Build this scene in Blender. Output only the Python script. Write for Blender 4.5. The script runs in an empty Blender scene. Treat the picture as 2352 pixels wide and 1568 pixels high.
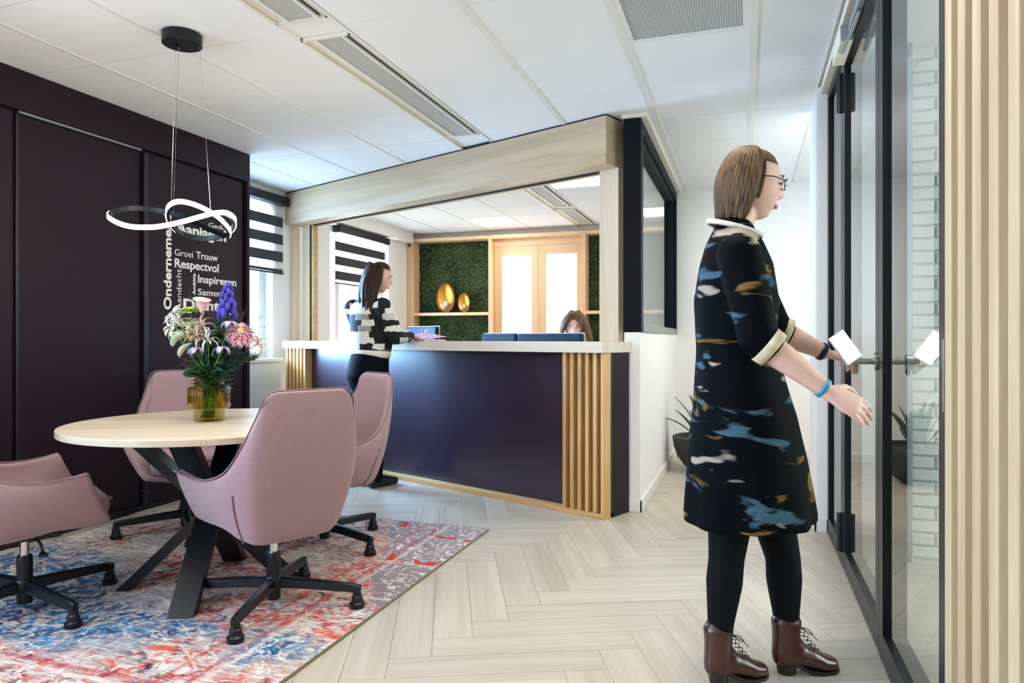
import bpy, bmesh, math, random
from math import sin, cos, pi, radians, sqrt, atan2, exp
from mathutils import Vector, Matrix

S = bpy.context.scene
COL = S.collection
rnd = random.Random(7)
V = Vector
CEIL = 2.54

# ---------------------------------------------------------------- camera
cam_d = bpy.data.cameras.new('camera')
cam = bpy.data.objects.new('camera', cam_d)
COL.objects.link(cam)
cam.location = (0, 0, 1.1)
cam.rotation_euler = (radians(90), 0, radians(18.42))
cam_d.sensor_width = 36
cam_d.lens = 36 * 1618 / 2352
cam_d.shift_y = -5 / 2352
cam_d.clip_start = 0.05
S.camera = cam

# ---------------------------------------------------------------- world, daylight, exposure
vs = S.view_settings
S.display_settings.display_device = 'sRGB'
vs.view_transform = 'Standard'
vs.look = 'None'
vs.gamma = 1.0
vs.use_curve_mapping = False
vs.exposure = 1.08

W = bpy.data.worlds.new('world')
S.world = W
W.use_nodes = True
_bg = W.node_tree.nodes['Background']
_bg.inputs[0].default_value = (0.87, 0.945, 1.0, 1)
_bg.inputs[1].default_value = 1.9


def area(name, loc, size, direction, power, color=(1, 1, 1), spread=180):
    d = bpy.data.lights.new(name, 'AREA')
    d.shape = 'RECTANGLE'
    d.size, d.size_y = size
    d.energy = power
    d.color = color
    d.spread = radians(spread)
    o = bpy.data.objects.new(name, d)
    COL.objects.link(o)
    o.location = loc
    o.rotation_euler = V(direction).to_track_quat('-Z', 'Y').to_euler()
    return o


DAY = (0.48, 0.72, 1.0)
# daylight standing in the window openings of the outside walls
area('daylight_window_one', (-4.72, 4.98, 1.66), (1.35, 1.48), (1, -.12, -.20), 105, (0.34, 0.62, 1.0), 85)
area('daylight_window_two', (-4.82, 7.47, 1.66), (1.3, 1.45), (1, 0, 0), 30, (0.75, 0.88, 1.0))
area('daylight_window_three', (-4.72, -0.7, 1.60), (2.8, 1.6), (1, 0.30, 0.10), 140, (0.38, 0.63, 1.0))
area('daylight_meeting_room', (3.1, 3.0, 1.6), (1.6, 1.6), (-1, 0, 0), 26, (0.90, 0.97, 1.0))

S.cycles.use_denoising = True
S.cycles.max_bounces = 9
S.cycles.diffuse_bounces = 5
S.cycles.glossy_bounces = 4
S.cycles.transmission_bounces = 6
S.cycles.transparent_max_bounces = 12
S.cycles.sample_clamp_indirect = 5
S.cycles.caustics_reflective = False
S.cycles.caustics_refractive = False


# ---------------------------------------------------------------- materials
def lin(c):
    def f(x):
        x /= 255.0
        return x / 12.92 if x <= 0.04045 else ((x + 0.055) / 1.055) ** 2.4
    return (f(c[0]), f(c[1]), f(c[2]), 1.0)


class NT:
    def __init__(self, name):
        self.m = bpy.data.materials.new(name)
        self.m.use_nodes = True
        self.t = self.m.node_tree
        self.b = self.t.nodes['Principled BSDF']
        self.out = self.t.nodes['Material Output']

    def n(self, kind, **kw):
        nd = self.t.nodes.new('ShaderNode' + kind)
        for k, v in kw.items():
            if k in nd.inputs:
                nd.inputs[k].default_value = v
            else:
                setattr(nd, k, v)
        return nd

    def l(self, a, b):
        self.t.links.new(a, b)

    def math(self, op, a, b=None):
        nd = self.t.nodes.new('ShaderNodeMath')
        nd.operation = op
        for i, x in enumerate((a, b)):
            if x is None:
                continue
            if isinstance(x, (int, float)):
                nd.inputs[i].default_value = x
            else:
                self.l(x, nd.inputs[i])
        return nd.outputs[0]

    def mix(self, fac, a, b, mode='MIX'):
        nd = self.t.nodes.new('ShaderNodeMix')
        nd.data_type = 'RGBA'
        nd.blend_type = mode
        for i, x in ((0, fac), (6, a), (7, b)):
            if isinstance(x, (int, float)):
                nd.inputs[i].default_value = x
            elif isinstance(x, tuple):
                nd.inputs[i].default_value = x
            else:
                self.l(x, nd.inputs[i])
        return nd.outputs[2]

    def ramp(self, fac, stops, interp='LINEAR'):
        nd = self.t.nodes.new('ShaderNodeValToRGB')
        cr = nd.color_ramp
        cr.interpolation = interp
        while len(cr.elements) < len(stops):
            cr.elements.new(0.5)
        for e, (p, c) in zip(cr.elements, stops):
            e.position = p
            e.color = c if isinstance(c, tuple) else (c, c, c, 1)
        self.l(fac, nd.inputs[0])
        return nd.outputs[0]

    def coords(self, scale=(1, 1, 1), rand=False, rot=(0, 0, 0)):
        tc = self.n('TexCoord')
        mp = self.n('Mapping')
        mp.inputs['Scale'].default_value = scale
        mp.inputs['Rotation'].default_value = rot
        if rand:
            oi = self.n('ObjectInfo')
            cx = self.n('CombineXYZ')
            self.l(self.math('MULTIPLY', oi.outputs['Random'], 37.0), cx.inputs[0])
            self.l(self.math('MULTIPLY', oi.outputs['Random'], 91.0), cx.inputs[1])
            self.l(self.math('MULTIPLY', oi.outputs['Random'], 53.0), cx.inputs[2])
            va = self.n('VectorMath')
            va.operation = 'ADD'
            self.l(tc.outputs['Object'], va.inputs[0])
            self.l(cx.outputs[0], va.inputs[1])
            self.l(va.outputs[0], mp.inputs['Vector'])
        else:
            self.l(tc.outputs['Object'], mp.inputs['Vector'])
        return mp.outputs[0]

    def noise(self, vec, scale=5, detail=4, rough=0.55, dist=0.0):
        nd = self.n('TexNoise')
        nd.inputs['Scale'].default_value = scale
        nd.inputs['Detail'].default_value = detail
        nd.inputs['Roughness'].default_value = rough
        nd.inputs['Distortion'].default_value = dist
        self.l(vec, nd.inputs['Vector'])
        return nd.outputs[0]

    def bump(self, h, strength=0.2, dist=0.01):
        nd = self.n('Bump')
        nd.inputs['Strength'].default_value = strength
        nd.inputs['Distance'].default_value = dist
        self.l(h, nd.inputs['Height'])
        self.l(nd.outputs[0], self.b.inputs['Normal'])

    def base(self, c):
        if isinstance(c, tuple):
            self.b.inputs['Base Color'].default_value = c
        else:
            self.l(c, self.b.inputs['Base Color'])


def plain(name, rgb, rough=0.5, metal=0.0, spec=0.5, noise=0.0, nscale=60, bump=0.0, coat=0.0):
    m = NT(name)
    c = lin(rgb)
    m.b.inputs['Roughness'].default_value = rough
    m.b.inputs['Metallic'].default_value = metal
    m.b.inputs['Specular IOR Level'].default_value = spec
    m.b.inputs['Coat Weight'].default_value = coat
    if noise or bump:
        f = m.noise(m.coords(), nscale, 5)
        if noise:
            d = tuple(x * (1 - noise) for x in c[:3]) + (1,)
            u = tuple(min(1, x * (1 + noise)) for x in c[:3]) + (1,)
            m.base(m.ramp(f, [(0.3, d), (0.7, u)]))
        else:
            m.base(c)
        if bump:
            m.bump(f, bump, 0.004)
    else:
        m.base(c)
    return m.m


def wood(name, light, dark, axis=0, scale=1.0, rough=0.5, knots=0.0, contrast=1.0, vary=0.10, bump=0.08, spec=0.4):
    m = NT(name)
    sc = [14.0 * scale] * 3
    sc[axis] = 0.9 * scale
    v = m.coords(tuple(sc), rand=True)
    n1 = m.noise(v, 1.0, 8, 0.62, 0.6)
    sc2 = [120.0 * scale] * 3
    sc2[axis] = 2.5 * scale
    n2 = m.noise(m.coords(tuple(sc2), rand=True), 1.0, 4, 0.6)
    f = m.math('ADD', m.math('MULTIPLY', n1, 0.72), m.math('MULTIPLY', n2, 0.28))
    w = 0.16 / contrast
    L, D = lin(light), lin(dark)
    col = m.ramp(f, [(0.5 - w, D), (0.5 + w * 0.6, L)])
    if knots:
        sk = [7.0 * scale] * 3
        sk[axis] = 1.6 * scale
        kn = m.noise(m.coords(tuple(sk), rand=True), 1.0, 2, 0.4)
        col = m.mix(m.math('MULTIPLY', m.ramp(kn, [(0.66, 0.0), (0.80, 1.0)]), knots), col, tuple(x * 0.45 for x in D[:3]) + (1,))
    oi = m.n('ObjectInfo')
    br = m.n('HueSaturation')
    m.l(m.math('ADD', m.math('MULTIPLY', oi.outputs['Random'], 2 * vary), 1 - vary), br.inputs['Value'])
    m.l(col, br.inputs['Color'])
    m.base(br.outputs[0])
    m.b.inputs['Roughness'].default_value = rough
    m.b.inputs['Specular IOR Level'].default_value = spec
    m.bump(f, bump, 0.003)
    return m.m


def emit(name, rgb, strength, spec=0.2):
    m = NT(name)
    m.base((0.8, 0.8, 0.8, 1))
    m.b.inputs['Emission Color'].default_value = lin(rgb)
    m.b.inputs['Emission Strength'].default_value = strength
    return m.m


def glass_mat(name, tint=(0.93, 0.97, 0.96), ior=1.5, rough=0.0):
    m = NT(name)
    tr = m.n('BsdfTransparent')
    tr.inputs[0].default_value = (*tint, 1)
    gl = m.n('BsdfGlossy')
    gl.inputs['Roughness'].default_value = rough
    fr = m.n('Fresnel')
    fr.inputs['IOR'].default_value = ior
    geo = m.n('NewGeometry')
    f = fr.outputs[0]
    # both faces of the pane reflect: 2F / (1 + F), counted once on the face the ray enters
    two = m.math('DIVIDE', m.math('MULTIPLY', f, 2.0), m.math('ADD', f, 1.0))
    mx = m.n('MixShader')
    m.l(m.math('MULTIPLY', two, m.math('SUBTRACT', 1.0, geo.outputs['Backfacing'])), mx.inputs[0])
    m.l(tr.outputs[0], mx.inputs[1])
    m.l(gl.outputs[0], mx.inputs[2])
    m.l(mx.outputs[0], m.out.inputs[0])
    return m.m


M = {}
M['white_wall'] = plain('white_wall', (244, 243, 240), 0.75, noise=0.02, nscale=90, bump=0.15)
M['grey_wall'] = plain('pale_wall', (226, 228, 224), 0.8)
M['tile'] = plain('ceiling_tile', (243, 244, 243), 0.85, noise=0.012, nscale=200, bump=0.05)
M['tbar'] = plain('ceiling_bar', (234, 232, 225), 0.5)
M['vent_cream'] = plain('vent_cream', (228, 220, 200), 0.5)
M['vent_dark'] = plain('vent_dark', (60, 55, 48), 0.7)
M['black'] = plain('black_metal', (9, 16, 22), 0.34, spec=0.4, noise=0.08, nscale=140)
M['frame_black'] = plain('steel_frame_black', (12, 17, 21), 0.35, spec=0.25)
M['dark_frame'] = plain('dark_wood_frame', (6, 15, 22), 0.55, spec=0.12, noise=0.12, nscale=40, bump=0.1)
M['chrome'] = plain('chrome', (205, 208, 210), 0.16, metal=1.0)
M['steel'] = plain('brushed_steel', (170, 172, 170), 0.28, metal=1.0)
M['closer'] = plain('closer_grey', (150, 158, 160), 0.4, metal=0.6)
M['purple'] = plain('aubergine_board', (35, 22, 31), 0.48, spec=0.2, noise=0.03, nscale=180)
M['purple_satin'] = plain('aubergine_satin', (44, 31, 52), 0.30, spec=0.8, coat=0.35)
M['purple_dark'] = plain('aubergine_edge', (28, 22, 34), 0.4)
M['white_vinyl'] = plain('white_vinyl', (245, 240, 232), 0.5)
M['black_gap'] = plain('black_gap', (9, 9, 10), 0.8)
M['beam_oak'] = wood('grey_oak_laminate', (208, 184, 152), (182, 156, 122), 0, 0.55, 0.45, contrast=1.1, vary=0.02)
M['post_oak'] = wood('grey_oak_laminate_upright', (226, 205, 176), (206, 182, 150), 2, 0.6, 0.45, contrast=1.0, vary=0.02)
M['slat_oak'] = wood('oak_slat', (222, 184, 128), (186, 138, 78), 2, 0.8, 0.45, knots=0.6, vary=0.08)
M['ply_oak'] = wood('oak_board', (224, 186, 132), (190, 146, 92), 0, 0.8, 0.45, vary=0.04)
M['wall_slat'] = wood('pale_oak_slat', (206, 186, 150), (176, 146, 102), 2, 0.7, 0.5, knots=0.15, contrast=0.8, vary=0.06)
M['beech'] = wood('beech_unit', (236, 198, 158), (222, 180, 138), 2, 0.7, 0.42, contrast=0.7, vary=0.03)
M['beech_h'] = wood('beech_unit_level', (240, 206, 170), (226, 188, 148), 0, 0.7, 0.42, contrast=0.7, vary=0.03)
M['table_top'] = wood('table_oak', (222, 207, 182), (194, 174, 148), 0, 0.55, 0.35, knots=0.45, contrast=1.15, vary=0.0)
M['table_edge'] = wood('table_edge', (214, 200, 176), (190, 172, 146), 0, 0.6, 0.4, vary=0.0)
M['plank'] = wood('floor_plank', (203, 193, 177), (178, 165, 146), 0, 0.75, 0.36, knots=0.25, contrast=0.95, vary=0.05, bump=0.04, spec=0.45)
M['plank_base'] = plain('floor_joint', (168, 154, 134), 0.6)
M['skirting'] = plain('white_skirting', (236, 236, 232), 0.45)
M['glass'] = glass_mat('clear_glass')
M['window_glass'] = glass_mat('window_glass', (0.97, 0.99, 1.0), 1.3)
M['led'] = emit('led_panel', (255, 244, 226), 7.2)
M['led_front'] = emit('led_panel_front', (255, 245, 229), 9.6)
M['led_reception'] = emit('led_panel_reception', (255, 246, 232), 5.0)
M['bend_fill'] = emit('bend_fill_panel', (255, 244, 228), 16.0)
M['counter_oak'] = wood('pale_counter_oak', (234, 224, 208), (216, 202, 182), 0, 0.6, 0.42, contrast=0.9, vary=0.0)
M['lamp_led'] = emit('lamp_strip', (255, 243, 226), 40.0)
M['frosted'] = emit('frosted_glow_pane', (255, 253, 250), 1.15)  # pane glows by itself, standing in for light from the room behind
M['blind_dark'] = plain('blind_dark', (58, 60, 62), 0.9)
M['gold'] = plain('gold_metal', (246, 190, 90), 0.42, metal=1.0)
M['rose_gold'] = plain('rose_gold_metal', (212, 164, 112), 0.30, metal=1.0)
M['wax'] = plain('white_wax', (250, 246, 236), 0.5)
M['monitor'] = plain('monitor_shell', (16, 38, 56), 0.55, spec=0.2)
M['monitor_edge'] = plain('monitor_edge', (190, 186, 180), 0.4)
M['skin'] = plain('skin', (226, 176, 152), 0.5, noise=0.03, nscale=40)
M['skin_pale'] = plain('skin_pale', (232, 188, 172), 0.5, noise=0.03, nscale=40)
M['lips'] = plain('lips', (196, 122, 114), 0.45)
M['eye'] = plain('eye_dark', (34, 26, 24), 0.2)
M['eye_white'] = plain('eye_white', (230, 226, 222), 0.3)
M['jeans'] = plain('black_jeans', (10, 14, 20), 0.9, spec=0.1, noise=0.2, nscale=220)
M['tights'] = plain('black_tights', (7, 10, 15), 0.8, spec=0.15)
M['shoe_black'] = plain('black_shoe', (14, 15, 18), 0.5)
M['boot'] = plain('brown_leather', (68, 33, 26), 0.28, noise=0.10, nscale=30, coat=0.2)
M['boot_heel'] = plain('dark_heel', (30, 22, 20), 0.4)
M['cyan'] = plain('turquoise_band', (60, 150, 190), 0.35)
M['phone'] = plain('white_phone', (248, 250, 252), 0.25)
M['pot'] = plain('dark_pot', (44, 48, 50), 0.45, noise=0.15, nscale=20)
M['soil'] = plain('soil', (76, 52, 44), 0.95, noise=0.3, nscale=80)
M['paper'] = plain('paper', (238, 234, 230), 0.7)
M['red'] = plain('red_petal', (200, 40, 44), 0.6)


def fabric(name, rgb):
    m = NT(name)
    c = lin(rgb)
    v = m.coords((1, 1, 1))
    n = m.noise(v, 420, 2, 0.5)
    d = tuple(x * 0.78 for x in c[:3]) + (1,)
    u = tuple(min(1, x * 1.14) for x in c[:3]) + (1,)
    m.base(m.ramp(n, [(0.32, d), (0.68, u)]))
    m.b.inputs['Roughness'].default_value = 0.85
    m.b.inputs['Sheen Weight'].default_value = 0.35
    m.b.inputs['Sheen Roughness'].default_value = 0.4
    m.b.inputs['Specular IOR Level'].default_value = 0.2
    m.bump(n, 0.25, 0.002)
    return m.m


M['pink_wool'] = fabric('dusty_pink_wool', (166, 136, 140))
M['pink_piping'] = fabric('dusty_pink_piping', (138, 108, 114))


def hair_mat(name, a, b):
    m = NT(name)
    v = m.coords((90, 90, 7))
    n = m.noise(v, 1.0, 5, 0.6)
    m.base(m.ramp(n, [(0.35, lin(a)), (0.68, lin(b))]))
    m.b.inputs['Roughness'].default_value = 0.5
    m.b.inputs['Specular IOR Level'].default_value = 0.22
    m.bump(n, 0.6, 0.004)
    return m.m


M['hair_dark'] = hair_mat('dark_brown_hair', (24, 15, 13), (70, 44, 34))
M['hair_wavy'] = hair_mat('chestnut_hair', (44, 28, 20), (142, 98, 62))
M['hair_fair'] = hair_mat('light_brown_hair', (62, 46, 34), (124, 96, 66))


def perforated(name, a, b, scale):
    m = NT(name)
    v = m.coords((scale, scale, scale))
    fx = m.n('SeparateXYZ')
    m.l(v, fx.inputs[0])
    sx = m.math('SINE', m.math('MULTIPLY', m.math('ADD', fx.outputs[0], fx.outputs[1]), 2 * pi))
    sy = m.math('SINE', m.math('MULTIPLY', m.math('SUBTRACT', fx.outputs[0], fx.outputs[1]), 2 * pi))
    p = m.math('MULTIPLY', sx, sy)
    m.base(m.ramp(p, [(0.05, lin(a)), (0.35, lin(b))]))
    m.b.inputs['Roughness'].default_value = 0.6
    return m.m


M['perf'] = perforated('perforated_grille', (206, 206, 200), (118, 118, 112), 60)
M['perf_fine'] = perforated('perforated_return', (206, 208, 206), (104, 106, 104), 46)


def moss():
    m = NT('preserved_moss')
    v = m.coords((1, 1, 1))
    n = m.noise(v, 34, 6, 0.75)
    n2 = m.noise(v, 4, 3, 0.5)
    c = m.ramp(n, [(0.38, lin((6, 13, 7))), (0.5, lin((30, 52, 27))), (0.62, lin((86, 116, 60)))])
    m.base(m.mix(m.ramp(n2, [(0.4, 0.0), (0.65, 0.35)]), c, lin((84, 106, 56))))
    m.b.inputs['Roughness'].default_value = 0.95
    m.bump(n, 0.9, 0.03)
    return m.m


M['moss'] = moss()


def knit():
    m = NT('black_white_knit')
    v = m.coords((1, 1, 1))
    d = m.n('VectorMath')
    d.operation = 'ADD'
    nn = m.n('TexNoise')
    nn.inputs['Scale'].default_value = 22
    m.l(v, nn.inputs['Vector'])
    sc = m.n('VectorMath')
    sc.operation = 'SCALE'
    sc.inputs['Scale'].default_value = 0.035
    m.l(nn.outputs['Color'], sc.inputs[0])
    m.l(v, d.inputs[0])
    m.l(sc.outputs[0], d.inputs[1])
    sp = m.n('SeparateXYZ')
    m.l(d.outputs[0], sp.inputs[0])
    # blocks: wide rows of irregular rectangles
    row = m.math('FLOOR', m.math('MULTIPLY', sp.outputs[2], 23.0))
    along = m.math('ADD', m.math('MULTIPLY', sp.outputs[0], 9.0), m.math('MULTIPLY', sp.outputs[1], 7.0))
    wn0 = m.n('TexWhiteNoise')
    wn0.noise_dimensions = '1D'
    m.l(row, wn0.inputs['W'])
    cell = m.math('FLOOR', m.math('ADD', along, m.math('MULTIPLY', wn0.outputs[0], 5.0)))
    wn = m.n('TexWhiteNoise')
    wn.noise_dimensions = '2D'
    cx = m.n('CombineXYZ')
    m.l(row, cx.inputs[0])
    m.l(cell, cx.inputs[1])
    m.l(cx.outputs[0], wn.inputs['Vector'])
    odd = m.math('MODULO', m.math('ABSOLUTE', row), 2.0)
    f = m.math('ADD', m.math('MULTIPLY', wn.outputs[0], 0.74), m.math('MULTIPLY', odd, 0.24))
    m.base(m.ramp(f, [(0.46, lin((18, 18, 20))), (0.50, lin((226, 222, 214)))]))
    m.b.inputs['Roughness'].default_value = 0.9
    n2 = m.noise(v, 300, 2)
    m.bump(n2, 0.3, 0.003)
    return m.m


M['knit'] = knit()
M['knit_rib'] = plain('cream_rib', (222, 218, 208), 0.9, noise=0.08, nscale=200)


def dress():
    m = NT('dark_printed_dress')
    v = m.coords((4.0, 4.0, 13.0))
    a = m.noise(v, 1.0, 3, 0.5, 0.4)
    b = m.noise(m.coords((3.4, 3.4, 12.0), rot=(0.2, 0.1, 0)), 1.3, 3, 0.5, 0.4)
    c = m.noise(m.coords((3.0, 3.0, 9.0), rot=(0, 0.3, 0.4)), 1.7, 2, 0.5, 0.3)
    col = m.mix(m.ramp(a, [(0.61, 0.0), (0.66, 1.0)]), lin((3, 6, 10)), lin((128, 98, 56)))
    col = m.mix(m.ramp(b, [(0.62, 0.0), (0.67, 1.0)]), col, lin((66, 96, 114)))
    m.b.inputs['Specular IOR Level'].default_value = 0.06
    col = m.mix(m.ramp(c, [(0.645, 0.0), (0.70, 1.0)]), col, lin((160, 152, 138)))
    m.base(col)
    m.b.inputs['Roughness'].default_value = 0.7
    return m.m


M['dress'] = dress()


def rug():
    m = NT('vintage_rug')
    v = m.coords((1, 1, 1))
    sp = m.n('SeparateXYZ')
    m.l(v, sp.inputs[0])
    X, Y = sp.outputs[0], sp.outputs[1]
    A, Mu, Su = (lambda a, b: m.math('ADD', a, b)), (lambda a, b: m.math('MULTIPLY', a, b)), (lambda a, b: m.math('SUBTRACT', a, b))

    def rot(r, s=(1, 1, 1)):
        return m.coords(s, rot=(0, 0, r))
    big, big2 = m.noise(v, 1.6, 3, 0.55), m.noise(rot(1.1), 1.9, 3, 0.55)
    orn = m.noise(v, 10.0, 5, 0.62, 2.2)
    orn2 = m.noise(rot(0.7), 7.0, 5, 0.62, 2.6)
    orn3 = m.noise(rot(2.0), 8.5, 5, 0.62, 2.2)
    weave = m.noise(m.coords((11, 130, 1)), 1.0, 4, 0.7)
    weave2 = m.noise(rot(0.03, (20, 210, 1)), 1.0, 3, 0.65)
    worn = m.noise(rot(0.4, (5, 26, 1)), 1.0, 4, 0.65)
    base = m.ramp(A(Mu(weave, .6), Mu(worn, .4)), [(0.36, lin((128, 118, 122))), (0.47, lin((186, 176, 170))), (0.60, lin((232, 222, 208)))])
    wv = Mu(Su(weave2, .5), 0.55)
    # where the dyes lie: a blue band across the middle left, red to the right and at the far side, plum everywhere
    blue_f = A(Mu(big, .9), A(Mu(m.math('ABSOLUTE', A(Y, 0.02)), -0.75), Mu(A(X, 0.25), -0.26)))
    blue_zone = m.ramp(blue_f, [(0.12, 0.0), (0.27, 1.0)])
    red_f = A(Mu(big2, 1.0), A(Mu(X, 0.10), Mu(blue_zone, -0.24)))
    red_zone = m.ramp(red_f, [(0.38, 0.0), (0.54, 1.0)])
    blue_c = m.ramp(orn2, [(0.32, lin((10, 46, 92))), (0.5, lin((18, 92, 140))), (0.64, lin((70, 160, 196)))])
    red_c = m.ramp(orn3, [(0.36, lin((214, 92, 48))), (0.52, lin((206, 68, 56))), (0.66, lin((150, 40, 58)))])
    col = base
    col = m.mix(Mu(m.ramp(A(orn, wv), [(0.40, 0.0), (0.52, 1.0)]), Mu(blue_zone, 0.95)), col, blue_c)
    col = m.mix(Mu(m.ramp(A(orn2, wv), [(0.47, 0.0), (0.56, 1.0)]), Mu(red_zone, 0.88)), col, red_c)
    plum = Mu(m.ramp(A(orn3, Mu(wv, .8)), [(0.555, 0.0), (0.615, 1.0)]), m.ramp(big2, [(0.35, 0.25), (0.6, 0.95)]))
    col = m.mix(plum, col, lin((74, 34, 58)))
    # rubbed pale outlines of the old ornament
    cont = m.ramp(m.math('ABSOLUTE', Su(m.noise(rot(0.2), 4.2, 3, 0.5, 1.6), .5)), [(0.0, .9), (0.012, .9), (0.022, 0.0)])
    col = m.mix(Mu(cont, m.ramp(weave, [(0.4, 0.1), (0.55, 1.0)])), col, lin((236, 226, 212)))
    # printed border: lavender grey field with pale tendrils at the far right corner and the near left corner
    edge = A(Mu(m.noise(v, 2.2, 2, 0.5), 0.55), A(X, -0.62))
    corner = m.ramp(A(Mu(Y, 0.42), edge), [(0.80, 0.0), (0.86, 1.0)])
    corner2 = m.ramp(A(Mu(m.noise(v, 2.4, 2, 0.5), 0.7), A(Mu(X, -.30), Mu(Y, -.95))), [(1.02, 0.0), (1.12, 1.0)])
    both = m.math('MAXIMUM', corner, corner2)
    tend = m.noise(v, 8, 2, 0.5, 2.0)
    lav = m.mix(m.ramp(m.math('ABSOLUTE', Su(tend, 0.5)), [(0.0, 1.0), (0.016, 1.0), (0.028, 0.0)]), lin((150, 138, 144)), lin((234, 222, 212)))
    lav = m.mix(m.ramp(m.noise(v, 7, 2, 0.5, 1.0), [(0.62, 0.0), (0.65, 1.0)]), lav, lin((204, 70, 58)))
    col = m.mix(both, col, lav)
    for off, colr in ((0.80, (176, 60, 62)), (0.84, (226, 214, 206)), (0.70, (190, 84, 56)), (-0.72, (170, 60, 70))):
        ln = m.ramp(m.math('ABSOLUTE', Su(X, off)), [(0.0, 0.8), (0.008, 0.8), (0.014, 0.0)])
        col = m.mix(Mu(ln, m.ramp(weave, [(0.4, 0.2), (0.6, 1.0)])), col, lin(colr))
    for off, colr in ((0.9, (226, 214, 206)), (0.45, (232, 222, 212)), (-0.42, (190, 60, 80)), (-0.46, (232, 222, 212))):
        ln = m.ramp(m.math('ABSOLUTE', Su(Y, off)), [(0.0, 0.8), (0.008, 0.8), (0.014, 0.0)])
        col = m.mix(Mu(ln, m.ramp(weave, [(0.4, 0.2), (0.6, 1.0)])), col, lin(colr))
    m.base(col)
    m.b.inputs['Roughness'].default_value = 0.95
    m.b.inputs['Specular IOR Level'].default_value = 0.1
    m.bump(m.noise(m.coords((60, 420, 1)), 1.0, 2), 0.5, 0.004)
    return m.m


M['rug'] = rug()
M['rug_bind'] = plain('rug_binding', (128, 118, 98), 0.9, noise=0.15, nscale=300)


def folder_mat():
    m = NT('magenta_folder')
    v = m.coords((1, 1, 1))
    n = m.noise(v, 60, 3, 0.6, 1.5)
    n2 = m.noise(v, 14, 2)
    c = m.mix(m.ramp(n2, [(0.4, 0.0), (0.65, 1.0)]), lin((206, 110, 178)), lin((238, 206, 226)))
    m.base(m.mix(m.ramp(n, [(0.52, 0.0), (0.6, 1.0)]), c, lin((170, 60, 140))))
    m.b.inputs['Roughness'].default_value = 0.4
    return m.m


M['folder'] = folder_mat()
_m = NT('sheer_fabric')
_t = _m.n('BsdfTransparent')
_d = _m.n('BsdfTranslucent')
_d.inputs[0].default_value = (.9, .9, .9, 1)
_x = _m.n('MixShader')
_x.inputs[0].default_value = .35
_m.l(_t.outputs[0], _x.inputs[1])
_m.l(_d.outputs[0], _x.inputs[2])
_m.l(_x.outputs[0], _m.out.inputs[0])
M['sheer'] = _m.m


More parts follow.
